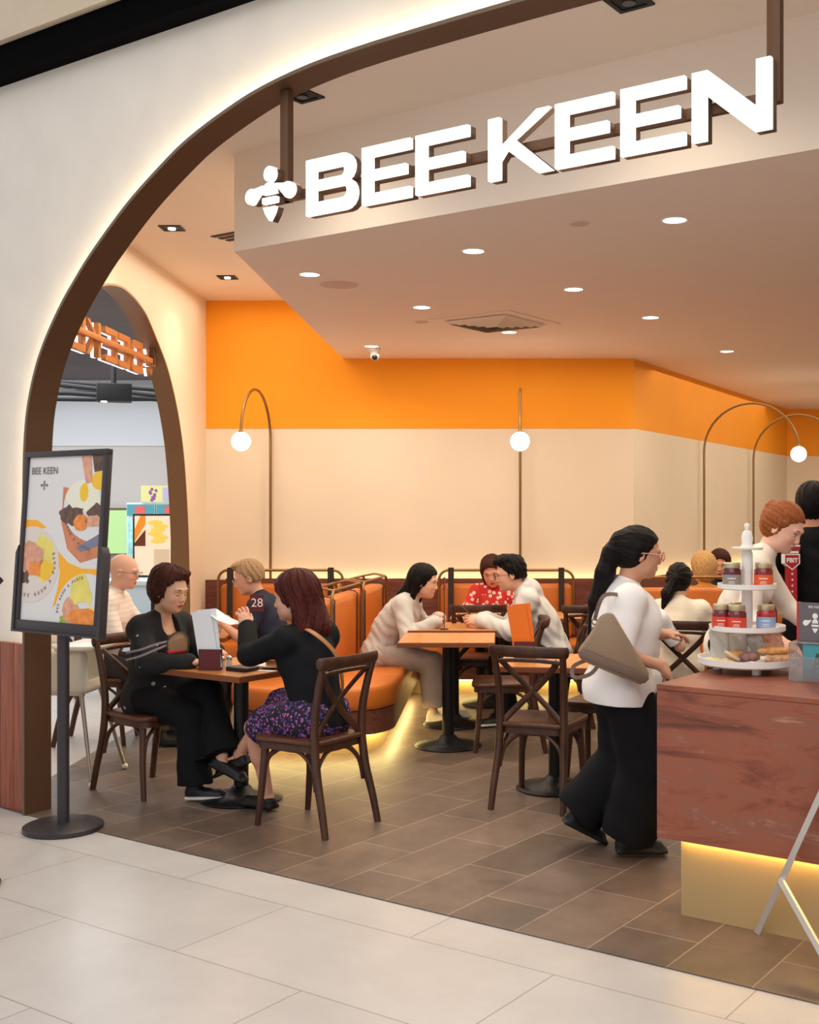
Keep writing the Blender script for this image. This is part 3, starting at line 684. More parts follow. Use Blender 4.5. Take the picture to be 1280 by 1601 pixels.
MB().box((.075, .065, 0), (3.2, .74, .314)).build('plinth', mat('counter_plinth_beige', (178, 152, 108), .35), co, smooth=0)
MB().box((.078, .040, .306), (3.2, .052, .312)).box((.04, .06, .306), (.05, .74, .312)).build('light_strip', M_led, co)
# ------------------------------------------------------------ smooth solid modelling for people and food
def V3(*a): return np.array(a if len(a) > 1 else a[0], dtype=np.float64)
def unit(v): v = np.asarray(v, float); return v/(np.linalg.norm(v)+1e-9)
class Solid:
    def __init__(s, h=.004): s.h = h; s.p = []; s.cuts = []; s.lo = np.full(3, 1e9); s.hi = np.full(3, -1e9); s.wob = None
    def _add(s, fn, lo, hi, k, op):
        if op == 'u': s.lo = np.minimum(s.lo, lo); s.hi = np.maximum(s.hi, hi)
        s.p.append((fn, lo, hi, k, op)); return s
    def cap(s, a, b, r1, r2=None, k=.02, op='u'):
        a = V3(a); b = V3(b); r2 = r1 if r2 is None else r2; ba = b-a; bb = ba@ba+1e-12; R = max(r1, r2)
        def fn(X, Y, Z):
            x = X-a[0]; y = Y-a[1]; z = Z-a[2]
            t = np.clip((x*ba[0]+y*ba[1]+z*ba[2])/bb, 0, 1)
            return np.sqrt((x-t*ba[0])**2+(y-t*ba[1])**2+(z-t*ba[2])**2)-(r1+(r2-r1)*t)
        return s._add(fn, np.minimum(a, b)-R, np.maximum(a, b)+R, k, op)
    def ell(s, c, r, M=None, k=.02, op='u'):
        c = V3(c); r = V3(r); M = np.eye(3) if M is None else np.asarray(M); R = np.sqrt((M**2)@(r**2))
        def fn(X, Y, Z):
            x = X-c[0]; y = Y-c[1]; z = Z-c[2]
            q = [(x*M[0, i]+y*M[1, i]+z*M[2, i]) for i in range(3)]
            k0 = np.sqrt(sum((q[i]/r[i])**2 for i in range(3))); k1 = np.sqrt(sum((q[i]/r[i]**2)**2 for i in range(3)))+1e-9
            return k0*(k0-1)/k1
        return s._add(fn, c-R, c+R, k, op)
    def slab(s, a, b, r1, r2, M, sc, k=.03, op='u'):
        'tapered capsule whose cross-section is scaled along the axes of M'
        a = V3(a); b = V3(b); sc = V3(sc); M = np.asarray(M); A = (M.T@a)/sc; B = (M.T@b)/sc; ba = B-A; bb = ba@ba+1e-12; ms = sc.min(); R = max(r1, r2)*sc.max()
        def fn(X, Y, Z):
            q = [(X*M[0, i]+Y*M[1, i]+Z*M[2, i])/sc[i]-A[i] for i in range(3)]
            t = np.clip((q[0]*ba[0]+q[1]*ba[1]+q[2]*ba[2])/bb, 0, 1)
            return (np.sqrt(sum((q[i]-t*ba[i])**2 for i in range(3)))-(r1+(r2-r1)*t))*ms
        return s._add(fn, np.minimum(a, b)-R, np.maximum(a, b)+R, k, op)
    def box(s, c, half, M=None, rad=.005, k=.005, op='u'):
        c = V3(c); hf = V3(half); M = np.eye(3) if M is None else np.asarray(M); R = np.abs(M)@hf+rad
        def fn(X, Y, Z):
            x = X-c[0]; y = Y-c[1]; z = Z-c[2]
            q = [np.abs(x*M[0, i]+y*M[1, i]+z*M[2, i])-(hf[i]-rad) for i in range(3)]
            return np.sqrt(sum(np.maximum(v, 0)**2 for v in q))+np.minimum(np.maximum(np.maximum(q[0], q[1]), q[2]), 0)-rad
        return s._add(fn, c-R, c+R, k, op)
    def cut(s, p, n): s.cuts.append((V3(p), unit(n))); return s        # remove what lies on the n side
    def build(s, name, m, parent, cols=None, base=None, off=None):
        h = s.h; lo = s.lo-3*h-.012; hi = s.hi+3*h+.012; n = np.ceil((hi-lo)/h).astype(int)+1
        ax = [(lo[i]+h*np.arange(n[i])).astype(np.float32) for i in range(3)]
        G = np.full(n, .5, np.float32)
        for fn, l, u_, k, op in s.p:
            i0 = np.maximum(np.floor((l-k-2*h-lo)/h).astype(int), 0); i1 = np.minimum(np.ceil((u_+k+2*h-lo)/h).astype(int)+1, n)
            if np.any(i1 <= i0): continue
            sl_ = tuple(slice(i0[j], i1[j]) for j in range(3))
            X = ax[0][sl_[0]][:, None, None]; Y = ax[1][sl_[1]][None, :, None]; Z = ax[2][sl_[2]][None, None, :]
            d = np.asarray(fn(X, Y, Z), np.float32); g_ = G[sl_]
            if op == 'u':
                hh = np.maximum(k-np.abs(g_-d), 0)/max(k, 1e-6); G[sl_] = np.minimum(g_, d)-hh*hh*k*.25
            else:
                d = -d; hh = np.maximum(k-np.abs(g_-d), 0)/max(k, 1e-6); G[sl_] = np.maximum(g_, d)+hh*hh*k*.25
        if getattr(s, 'wobf', None): G += s.wobf(ax[0][:, None, None], ax[1][None, :, None], ax[2][None, None, :]).astype(np.float32)
        if s.wob:
            amp, fr = s.wob; X = ax[0][:, None, None]; Y = ax[1][None, :, None]; Z = ax[2][None, None, :]
            G += (amp*(np.sin(fr*(X*1.0+.6*Z)+2.1*np.sin(fr*.45*Y))*np.sin(fr*(.8*Z-.5*Y)+1.7*np.sin(fr*.38*X)+.6))).astype(np.float32)
        for p, nn in s.cuts:
            X = ax[0][:, None, None]; Y = ax[1][None, :, None]; Z = ax[2][None, None, :]
            G = np.maximum(G, ((X-p[0])*nn[0]+(Y-p[1])*nn[1]+(Z-p[2])*nn[2]).astype(np.float32))
        G[0] = G[-1] = .5; G[:, 0] = G[:, -1] = .5; G[:, :, 0] = G[:, :, -1] = .5
        S = G < 0; a = S[:-1, :-1, :-1]; cnt = np.zeros(a.shape, np.int8)
        for i in (0, 1):
            for j in (0, 1):
                for k_ in (0, 1): cnt += S[i:n[0]-1+i, j:n[1]-1+j, k_:n[2]-1+k_]
        act = np.argwhere((cnt > 0) & (cnt < 8))
        idx = np.full(cnt.shape, -1, np.int32); idx[act[:, 0], act[:, 1], act[:, 2]] = np.arange(len(act))
        pos = np.zeros((len(act), 3)); num = np.zeros(len(act))
        offs = [(i, j, k_) for i in (0, 1) for j in (0, 1) for k_ in (0, 1)]
        val = {o: G[act[:, 0]+o[0], act[:, 1]+o[1], act[:, 2]+o[2]] for o in offs}
        for o in offs:
            for d_ in range(3):
                if o[d_] == 0:
                    o2 = list(o); o2[d_] = 1; o2 = tuple(o2); va = val[o]; vb = val[o2]; mk = (va < 0) != (vb < 0)
                    t = np.where(mk, va/(va-vb+1e-20), 0); q = np.tile(np.array(o, float), (len(act), 1)); q[:, d_] += t
                    pos[mk] += q[mk]; num[mk] += 1
        P = lo+(act+pos/num[:, None])*h
        quads = []
        for d_ in range(3):
            sa_ = [slice(0, -1)]*3; sb_ = [slice(0, -1)]*3; sa_[d_] = slice(0, -1); sb_[d_] = slice(1, None)
            A_ = S[tuple(slice(0, -1) if q == d_ else slice(None) for q in range(3))]; B_ = S[tuple(slice(1, None) if q == d_ else slice(None) for q in range(3))]
            e = np.argwhere(A_ != B_); inside = A_[e[:, 0], e[:, 1], e[:, 2]]
            u_, v_ = (d_+1) % 3, (d_+2) % 3
            def cell(du, dv):
                c = e.copy(); c[:, u_] += du; c[:, v_] += dv; return idx[c[:, 0], c[:, 1], c[:, 2]]
            Q = np.stack([cell(-1, -1), cell(0, -1), cell(0, 0), cell(-1, 0)], 1); Q[~inside] = Q[~inside][:, ::-1]; quads.append(Q)
        Q = np.concatenate(quads); Q = Q[(Q >= 0).all(1)]
        o_ = np.zeros(3) if off is None else V3(off); W = P-o_
        me = bpy.data.meshes.new(name); me.vertices.add(len(W)); me.vertices.foreach_set('co', W.astype(np.float32).ravel())
        me.loops.add(Q.size); me.loops.foreach_set('vertex_index', Q.astype(np.int32).ravel())
        me.polygons.add(len(Q)); me.polygons.foreach_set('loop_start', np.arange(0, Q.size, 4, dtype=np.int32)); me.polygons.foreach_set('loop_total', np.full(len(Q), 4, np.int32))
        me.update(calc_edges=True); me.polygons.foreach_set('use_smooth', [True]*len(Q)); me.materials.append(m)
        if cols is not None:
            c = np.tile(np.array(base), (len(P), 1))
            for fn, col in cols:
                w_ = np.clip(fn(P), 0, 1)[:, None]; c = c*(1-w_)+np.array(col)*w_
            at = me.color_attributes.new('Col', 'FLOAT_COLOR', 'POINT'); at.data.foreach_set('color', c.astype(np.float32).ravel())
        o = bpy.data.objects.new(name, me); C.objects.link(o); o.parent = parent
        return o
def colmat(name, rough=.5, bump=.1, bscale=300, spec=.3, sss=0):
    if name in MATS: return MATS[name]
    m = mat(name, (200, 200, 200), rough, bump=bump, bscale=bscale, spec=spec); nt = m.node_tree
    a = nt.nodes.new('ShaderNodeAttribute'); a.attribute_name = 'Col'; nt.links.new(a.outputs['Color'], nt.nodes['Principled BSDF'].inputs['Base Color'])
    if sss: nt.nodes['Principled BSDF'].inputs['Subsurface Weight'].default_value = sss; nt.nodes['Principled BSDF'].inputs['Subsurface Scale'].default_value = .01
    return m
M_skin = colmat('skin', .48, .04)
M_shoe = colmat('shoe_surface', .45, .05)
def hair_mat(name, dark, light_):
    m = wood_mat(name, dark, light_, .42, (70, 70, 5), .9); m.node_tree.nodes['Principled BSDF'].inputs['Specular IOR Level'].default_value = .12; return m
def cloth(name, col, var=.06, bump=.25, rough=.85, bs=120): return mat(name, col, rough, var=var, scale=14, bump=bump, bscale=bs, spec=.2)
def rotm(yaw, pitch=0, roll=0):
    'columns forward, left, up; pitch down positive'
    cy, sy = math.cos(yaw), math.sin(yaw); Rz = np.array([[cy, -sy, 0], [sy, cy, 0], [0, 0, 1]])
    cp, sp = math.cos(pitch), math.sin(pitch); Ry = np.array([[cp, 0, sp], [0, 1, 0], [-sp, 0, cp]])
    cr, sr = math.cos(roll), math.sin(roll); Rx = np.array([[1, 0, 0], [0, cr, -sr], [0, sr, cr]])
    return Rz@Ry@Rx
def ik(a, t, l1, l2, hint):
    a = V3(a); t = V3(t); d = t-a; L = np.linalg.norm(d); Lm = (l1+l2)*.995
    if L > Lm: t = a+d/L*Lm; d = t-a; L = Lm
    x = (l1*l1-l2*l2+L*L)/(2*L); hgt = math.sqrt(max(l1*l1-x*x, 1e-6)); u_ = d/L; hv = V3(hint)-u_*(V3(hint)@u_); hv = unit(hv)
    return a+u_*x+hv*hgt, t
def hand(S, wr, d, pn, side, curl=.35, sc=1.0, spread=.12, thumb=.5):
    d = unit(d); pn = unit(pn-d*(pn@d)); y = np.cross(d, pn)*(1 if side == 'R' else -1)  # towards the thumb
    M = np.stack([d, y, pn], 1)
    S.ell(wr+d*.046*sc, (.050*sc, .041*sc, .016*sc), M, .012)
    S.cap(wr-d*.01, wr+d*.03*sc, .024*sc, .024*sc, .02)
    for i, (o_, L) in enumerate(((.029, .070), (.010, .079), (-.010, .074), (-.028, .058))):
        b = wr+d*(.082 if i < 3 else .074)*sc+y*o_*sc; a_ = curl*(.8+.15*i); dr = unit(d+y*spread*(o_/.03)); p = b
        for j, fr in enumerate((.44, .31, .25)):
            ang = a_*(j+.6); v = dr*math.cos(ang)+pn*math.sin(ang); q = p+v*L*fr*sc
            S.cap(p, q, (.0088-.0009*j)*sc, (.0080-.0009*j)*sc, .004); p = q
    b = wr+d*.022*sc+y*.026*sc; v1 = unit(d*.75+y*(.75-.5*thumb)+pn*.35*(.5+thumb)); q = b+v1*.042*sc; S.cap(b, q, .0125*sc, .0105*sc, .010)
    v2 = unit(d*1.0+y*(.35-.5*thumb)+pn*.35*(.4+thumb)); S.cap(q, q+v2*.032*sc, .0102*sc, .008*sc, .004)
def LM(c, r, soft=.25): # ellipsoid mask in world space given matrix
    return None
class Person:
    def __init__(s, label, hip, yaw, hipz=.55, lean=8, side=0, twist=0, sc=1.0, fat=1.0, male=False, skin=(205, 160, 132), hd=(0, 10, 0), head_sc=1.0, h=.004, headoff=(0, 0, 0), name='person', chest=1.0):
        s.sc = sc; s.h = h; s.fat = fat; s.yaw = R(yaw); s.root = empty(name, (hip[0], hip[1], 0), 0, label, 'person'); s.loc = (hip[0], hip[1], 0)
        s.skin = skin; s.sk = np.array(rgb(*skin)); s.male = male; s.ch = chest
        s.hip = V3(hip[0], hip[1], hipz); s.Mp = rotm(s.yaw, R(lean)*.5, R(side)); s.Mt = rotm(s.yaw+R(twist), R(lean), R(side))
        s.waist = s.hip+s.Mp[:, 2]*.17*sc; s.chest = s.waist+s.Mt[:, 2]*.16*sc; s.neckb = s.chest+s.Mt[:, 2]*.165*sc+s.Mt[:, 0]*(-.005)
        sw = (.188 if male else .156)*sc; s.shl = {'L': s.neckb+s.Mt[:, 1]*sw-s.Mt[:, 2]*.058*sc, 'R': s.neckb-s.Mt[:, 1]*sw-s.Mt[:, 2]*.058*sc}
        hp = (.085)*sc*(1+.25*(fat-1)); s.hipj = {'L': s.hip+s.Mp[:, 1]*hp, 'R': s.hip-s.Mp[:, 1]*hp}
        s.Mh = rotm(s.yaw+R(hd[0]), R(hd[1]), R(hd[2])); s.hs = head_sc*sc
        s.head = s.neckb+s.Mt[:, 2]*.135*sc+s.Mt[:, 0]*.025+s.Mh[:, 2]*.045*s.hs+V3(headoff)
        s.arms = {}; s.legs = {}
    def H(s, x, y, z): return s.head+s.Mh@(V3(x, y, z)*s.hs)
    def arm(s, k, wrist, hint=(0, 0, -1), d=None, pn=(0, 0, -1), curl=.35, thumb=.5, hand=True):
        l1, l2 = .275*s.sc, .245*s.sc; e, w_ = ik(s.shl[k], wrist, l1, l2, hint); d = unit(w_-e) if d is None else unit(d)
        s.arms[k] = (s.shl[k], e, w_, V3(d), V3(pn), curl, thumb, hand); return s
    def leg(s, k, ankle, hint=(0, 0, 1), toe=None, pitch=0):
        l1, l2 = .415*s.sc, .405*s.sc; kn, an = ik(s.hipj[k], ankle, l1, l2, hint); toe = s.yaw if toe is None else R(toe)
        s.legs[k] = (s.hipj[k], kn, an, toe, R(pitch)); return s
    def torso(s, S, g=0.0, k=.05, lo=True, up=True):
        sc, f = s.sc, s.fat; c = s.ch
        if lo:
            S.ell(s.hip-s.Mp[:, 2]*.01+s.Mp[:, 0]*(-.012), ((.108*f+g), (.158*f if not s.male else .15*f)*sc+g, .125+g), s.Mp, k)
            S.ell(s.waist, ((.098*f+g), (.126*f if not s.male else .142*f)*sc+g, .13+g), s.Mp, k)
        if up:
            S.ell(s.chest-s.Mt[:, 2]*.01+s.Mt[:, 0]*.008, ((.108*f*c+g), (.142*(.5+.5*f) if not s.male else .168*(.5+.5*f))*sc+g, .150+g), s.Mt, k)
            for q in 'LR': S.cap(s.neckb-s.Mt[:, 2]*.03+s.Mt[:, 0]*(-.012), s.shl[q], .048*sc+g, .050*sc*(.6+.4*f)+g, .04)
            if not s.male:
                for q in (1, -1): S.ell(s.chest+s.Mt[:, 0]*.070*f+s.Mt[:, 1]*.062*q-s.Mt[:, 2]*.015, (.056*c+g*.5, .058+g*.5, .056+g*.5), s.Mt, .03)
    def body(s, brow=(70, 45, 35), lips=(170, 85, 80), eyes=True, smile=0, blush=.25, h=None, eyec=(40, 28, 22), shut=False, earr=False):
        S = Solid(h or s.h); H = s.H; Mh = s.Mh; q = s.hs
        def E(c, r, k, op='u', M=None): S.ell(H(*c), V3(r)*q, Mh if M is None else M, k, op)
        E((-.012, 0, .027), (.099, .079, .091), .02); E((.032, 0, -.030), (.062, .064 if s.male else .069, .084), .035); E((.028, 0, -.075), (.056, .052 if s.male else .057, .038), .03); E((.070, 0, -.098), (.017, .020, .014), .025)
        for y in (1, -1):
            E((.060, .034*y, -.034), (.024, .024, .024), .02)
            S.cap(H(.084, .042*y, .020), H(.090, .012*y, .020), .0075*q, .0085*q, .014)
        for y in (1, -1): S.ell(H(.101, .032*y, -.003), V3(.015, .016, .011)*q, Mh, .012, 's')
        for y in (1, -1):
            E((.0775, .031*y, -.004), (.0125, .0145, .0105), .003)
            E((-.004, .079*y, -.012), (.018, .009, .031), .006)
            S.ell(H(-.001, .089*y, -.010), V3(.009, .006, .018)*q, Mh, .004, 's')
        S.cap(H(.088, 0, .004), H(.1035, 0, -.032), .0075*q, .0098*q, .012); E((.096, 0, -.037), (.012, .0160, .0080), .008)
        E((.0905, 0, -.0615), (.0105, .0235, .0065), .006); E((.089, 0, -.0725), (.0105, .020, .0068), .006); S.ell(H(.104, 0, -.0668), V3(.008, .023, .0016)*q, Mh, .002, 's')
        S.cap(s.neckb-s.Mt[:, 2]*.03, H(-.022, 0, -.055), .054*s.sc*(.7+.3*s.fat), .050*s.sc*(.7+.3*s.fat), .03)
        s.torso(S, -.012)
        for k_, (a, e, w_, d, pn, curl, th, hd_) in s.arms.items():
            f = (.6+.4*s.fat)*s.sc; S.cap(a, e, .046*f, .036*f, .03); S.cap(e, w_, .037*f, .024*s.sc, .012); m = e+(w_-e)*.28; S.cap(e+(w_-e)*.1, m, .039*f, .038*f, .02)
            if hd_: hand(S, w_, d, pn, k_, curl, (1.08 if s.male else .98)*s.sc, thumb=th)
        for k_, (a, kn, an, toe, pt) in s.legs.items():
            f = (.5+.5*s.fat)*s.sc; S.cap(a, kn, .078*f, .052*f, .04); S.cap(kn, an, .050*f, .032*s.sc, .02); S.cap(kn+(an-kn)*.18, kn+(an-kn)*.42, .052*f, .050*f, .03)
            M = rotm(toe, pt); S.cap(an+M@V3(-.015, 0, -.03), an+M@V3(.13*s.sc, 0, -.055), .028, .020, .02)
        iM = np.linalg.inv(Mh)
        def loc(P): return ((P-s.head)@iM.T)/q
        def msk(c, r, soft=.35, mirror=False):
            def fn(P):
                L = loc(P); 
                if mirror: L = np.stack([L[:, 0], np.abs(L[:, 1]), L[:, 2]], 1)
                d = np.sqrt((((L-np.array(c))/np.array(r))**2).sum(1)); return np.clip((1-d)/soft, 0, 1)
            return fn
        lc = np.array(rgb(*lips)); sk = s.sk
        cols = [(lambda P, m=msk((.085, .04, -.035), (.03, .03, .025), .9, True): m(P)*blush, rgb(min(255, s.skin[0]+12), int(s.skin[1]*.80), int(s.skin[2]*.78))),
                (lambda P, m=msk((.11, 0, -.038), (.02, .02, .012), .9): m(P)*blush, rgb(min(255, s.skin[0]+5), int(s.skin[1]*.82), int(s.skin[2]*.80))),
                (msk((.095, 0, -.067), (.03, .0245, .0115), .3), rgb(*lips)),
                (msk((.090, .031, .0235), (.03, .0185, .0045), .4, True), rgb(*brow))]
        if shut: cols += [(msk((.088, .031, -.0085), (.02, .0155, .0028), .4, True), rgb(60, 38, 32))]
        elif eyes: cols += [(msk((.090, .031, -.003), (.02, .0145, .0058), .3, True), rgb(232, 226, 220)), (msk((.092, .031, -.003), (.02, .0060, .0058), .3, True), rgb(*eyec)), (msk((.088, .031, .0038), (.02, .0165, .0026), .4, True), rgb(50, 32, 28))]
        return S.build('body', M_skin, s.root, cols, s.sk, s.loc)
    def shirt(s, m, name='shirt', sleeve=1.0, g=.010, loose=.006, hem=-.10, wob=(.0035, 38), cuff=None, h=None, sl_r=None, collar=True, extra=None, long=0, flare=0):
        'sleeve 0..2: 1 = elbow, 2 = wrist'
        S = Solid(h or max(s.h, .004)); s.torso(S, g+loose, .05)
        if collar: S.cap(s.neckb-s.Mt[:, 2]*.03, s.neckb+s.Mt[:, 2]*.028+s.Mt[:, 0]*.004, .064*s.sc, .056*s.sc, .02)
        f = (.6+.4*s.fat)*s.sc; sr = sl_r or .052
        for k_, (a, e, w_, d, *_r) in s.arms.items():
            e1 = a+(e-a)*min(1, sleeve); S.cap(a, e1, (.056)*f+g, (sr-.006*min(1, sleeve))*f+g, .035)
            if sleeve > 1: S.cap(e, e+(w_-e)*(min(sleeve, 2)-1)*.97, .046*f+g*.8, (.034 if cuff is None else cuff)*f+g*.5, .02)
        if long:
            S.ell(s.hip-s.Mp[:, 2]*.10, (.13*s.fat+g+flare, .17*s.fat+g+flare, .16+long), s.Mp, .05)
        if extra: extra(S)
        S.wob = wob
        if sleeve < 1 or sleeve < 2:
            for k_, (a, e, w_, *_r) in s.arms.items():
                if sleeve <= 1: e1 = a+(e-a)*sleeve; s._cuff(S, e1, unit(e-a))
                else: e1 = e+(w_-e)*(sleeve-1); s._cuff(S, e1, unit(w_-e))
        S.cut(s.hip+s.Mp[:, 2]*hem, -s.Mp[:, 2])
        return S.build(name, m, s.root, None, None, s.loc)
    def _cuff(s, S, p, d):
        M = np.stack([d, unit(np.cross(d, (0.3, .2, .9))), unit(np.cross(d, np.cross(d, (0.3, .2, .9))))], 1)
        S.box(p+d*.066, (.06, .085, .085), M, .002, .002, 's')
    def trousers(s, m, g=.012, name='trousers', top=.0, knee=None, ankle=None, end=.96, wob=(.004, 30), h=None, skirt=None, web=.04):
        S = Solid(h or max(s.h, .004)); gg = min(g, .006); wy = .158*s.fat if not s.male else .15*s.fat
        S.ell(s.hip-s.Mp[:, 2]*.01-s.Mp[:, 0]*.012, (.106*s.fat+gg, wy*s.sc+gg, .13), s.Mp, .04)
        f = (.5+.5*s.fat)*s.sc
        for k_, (a, kn, an, toe, pt) in s.legs.items():
            rk = knee or .058; ra = ankle or .045
            if skirt is not None:
                e = a+(kn-a)*skirt; S.cap(a, e, .088*f+g, .075*f+g, .09)
            else:
                S.cap(a, kn, .086*f+g, rk*f+g, web); S.cap(kn, kn+(an-kn)*end, rk*f+g, ra*f+g, .02)
        S.wob = wob
        if skirt is None:
            for k_, (a, kn, an, toe, pt) in s.legs.items():
                e = kn+(an-kn)*end; dd = unit(an-kn); u1 = unit(np.cross(dd, (0.2, .9, .1))); M = np.stack([dd, u1, np.cross(dd, u1)], 1)
                S.box(e+dd*.10, (.10, (ra if ankle else .07)*f+g+.02, (ra if ankle else .07)*f+g+.02), M, .002, .002, 's')
        if s.hip[2] > .7: S.cut(s.hip+s.Mp[:, 2]*(top+.02), s.Mp[:, 2])
        return S.build(name, m, s.root, None, None, s.loc)
    def shoe(s, k, col=(25, 25, 28), sole=(20, 20, 20), hgt=.05, L=.245, open_=False, wide=1.0):
        a, kn, an, toe, pt = s.legs[k]; M = rotm(toe, pt); L *= s.sc; o = an+M@V3(0, 0, -.075*s.sc)    # sole plane at o
        S = Solid(.0035); hl = -.055*s.sc
        def P(x, y, z): return o+M@V3(x, y, z)
        S.box(P(hl+L*.5, 0, .009), (L*.5, .040*wide, .010), M, .009, .004)
        S.ell(P(hl+L*.82, 0, .009), (L*.19, .046*wide, .011), M, .01)
        S.slab(P(hl+.035, 0, .035), P(hl+L*.80, 0, .022), 1.0*.036, .034, M, (1, 1.08*wide, .95), .02)
        if not open_: S.cap(P(hl+.045, 0, .05), an+M@V3(-.004, 0, .005), .038, .040, .03)
        else: S.ell(P(hl+.06, 0, .085), (.06, .034, .035), M, .01, 's')
        S.cut(P(0, 0, 0), -M[:, 2]); cs = np.array(rgb(*sole)); iM = M.T
        def fn(Q): z = (Q-o)@M[:, 2]; return np.clip((.020-z)/.003, 0, 1)
        return S.build('shoe', M_shoe, s.root, [(fn, rgb(*sole))], rgb(*col), s.loc)
    def hair(s, m, style='short', prims=(), front=.090, vol=.012, h=None, wob=(.0010, 150), sub=(), name='hair', strand=.0022):
        S = Solid(h or min(s.h, .004)); H = s.H; q = s.hs; v = vol
        S.ell(H(-.016, 0, .032), V3(.100+v, .080+v, .090+v)*q, s.Mh, .02)
        if style in ('bob', 'long', 'pony', 'short'): S.ell(H(-.040, 0, -.01), V3(.072+v, .076+v*.8, .075+v)*q, s.Mh, .03)
        for p in prims:
            if len(p) == 4: S.cap(H(*p[0]), H(*p[1]), p[2]*q, p[3]*q, .02)
            else: S.ell(H(*p[0]), V3(p[1])*q, s.Mh, .02)
        S.ell(H(.098, 0, front-.118), V3(.088 if style in ('short', 'pony') else .082, .112 if style in ('short', 'pony') else .088, .098)*q, s.Mh, .012, 's')
        S.ell(H(.05, 0, -.075), V3(.075, .09 if style in ('short', 'pony') else .066, .055)*q, s.Mh, .01, 's')
        for p in sub: S.ell(H(*p[0]), V3(p[1])*q, s.Mh, .006, 's')
        S.wob = wob; M = s.Mh; hd = s.head; back = style == 'pony'; am = strand*q
        def wf(X, Y, Z):
            x = (X-hd[0])*M[0, 0]+(Y-hd[1])*M[1, 0]+(Z-hd[2])*M[2, 0]; y = (X-hd[0])*M[0, 1]+(Y-hd[1])*M[1, 1]+(Z-hd[2])*M[2, 1]; z = (X-hd[0])*M[0, 2]+(Y-hd[1])*M[1, 2]+(Z-hd[2])*M[2, 2]
            if back: t = np.arctan2(z-.02, np.abs(y)+.01)*11+9*np.sign(y)+8*x
            else: t = np.arctan2(y, x+.02)*13+2.2*np.sin(z*22)+1.0*np.sin(y*31)
            return am*(np.sin(t)+.6*np.sin(2.3*t+1.3))
        S.wobf = wf
        return S.build(name, m, s.root, None, None, s.loc)
    def glasses(s, m, r=.023, th=.0016, lens=True):
        b = MB(); pts = []
        for y in (1, -1):
            ring_ = [s.H(.112, .034*y+r*1.12*math.cos(a), -.004+r*.82*math.sin(a)) for a in [2*PI*k/18 for k in range(18)]]
            b.tube([Vector(p)-Vector(s.loc) for p in ring_], th, 6, closed=True)
            b.tube([Vector(s.H(.110, .058*y, .002))-Vector(s.loc), Vector(s.H(.08, .079*y, .003))-Vector(s.loc), Vector(s.H(.0, .087*y, .000))-Vector(s.loc), Vector(s.H(-.015, .087*y, -.012))-Vector(s.loc)], th, 6)
        b.tube([Vector(s.H(.112, .011, 0))-Vector(s.loc), Vector(s.H(.115, 0, .003))-Vector(s.loc), Vector(s.H(.112, -.011, 0))-Vector(s.loc)], th, 6)
        return b.build('glasses', m, s.root)
# ------------------------------------------------------------ people
HB = hair_mat('black_hair', (8, 6, 7), (30, 23, 22)); HA = hair_mat('auburn_hair', (40, 14, 14), (92, 38, 32)); HBR = hair_mat('dark_brown_hair', (30, 14, 11), (84, 42, 30))
HG = hair_mat('grey_blond_hair', (130, 98, 70), (196, 162, 124)); HR = hair_mat('red_hair', (104, 50, 24), (178, 104, 60)); HBL = hair_mat('blond_hair', (150, 104, 58), (232, 190, 128))
C_black = cloth('black_cloth', (16, 16, 20)); C_blackk = cloth('black_knit', (20, 21, 26), bump=.35)
C_white = cloth('white_cotton', (236, 232, 230), .02, .12); C_grey = cloth('light_grey_fleece', (196, 190, 184), .04, .2)
def floral_mat(name, base, c1, c2, scale, thr=.38):
    m = bpy.data.materials.new(name); m.use_nodes = True; nt = m.node_tree; b = nt.nodes['Principled BSDF']; b.inputs['Roughness'].default_value = .85
    tc = nt.nodes.new('ShaderNodeTexCoord'); vo = nt.nodes.new('ShaderNodeTexVoronoi'); vo.inputs['Scale'].default_value = scale; nt.links.new(tc.outputs['Object'], vo.inputs['Vector'])
    lt = nt.nodes.new('ShaderNodeMath'); lt.operation = 'LESS_THAN'; lt.inputs[1].default_value = thr; nt.links.new(vo.outputs['Distance'], lt.inputs[0])
    sp = nt.nodes.new('ShaderNodeSeparateColor'); nt.links.new(vo.outputs['Color'], sp.inputs[0])
    gt = nt.nodes.new('ShaderNodeMath'); gt.operation = 'GREATER_THAN'; gt.inputs[1].default_value = .5; nt.links.new(sp.outputs[0], gt.inputs[0])
    m1 = nt.nodes.new('ShaderNodeMix'); m1.data_type = 'RGBA'; m1.inputs[6].default_value = rgb(*c1); m1.inputs[7].default_value = rgb(*c2); nt.links.new(gt.outputs[0], m1.inputs[0])
    m2 = nt.nodes.new('ShaderNodeMix'); m2.data_type = 'RGBA'; m2.inputs[6].default_value = rgb(*base); nt.links.new(lt.outputs[0], m2.inputs[0]); nt.links.new(m1.outputs[2], m2.inputs[7]); nt.links.new(m2.outputs[2], b.inputs['Base Color'])
    return m
ux, uy = U.x, U.y

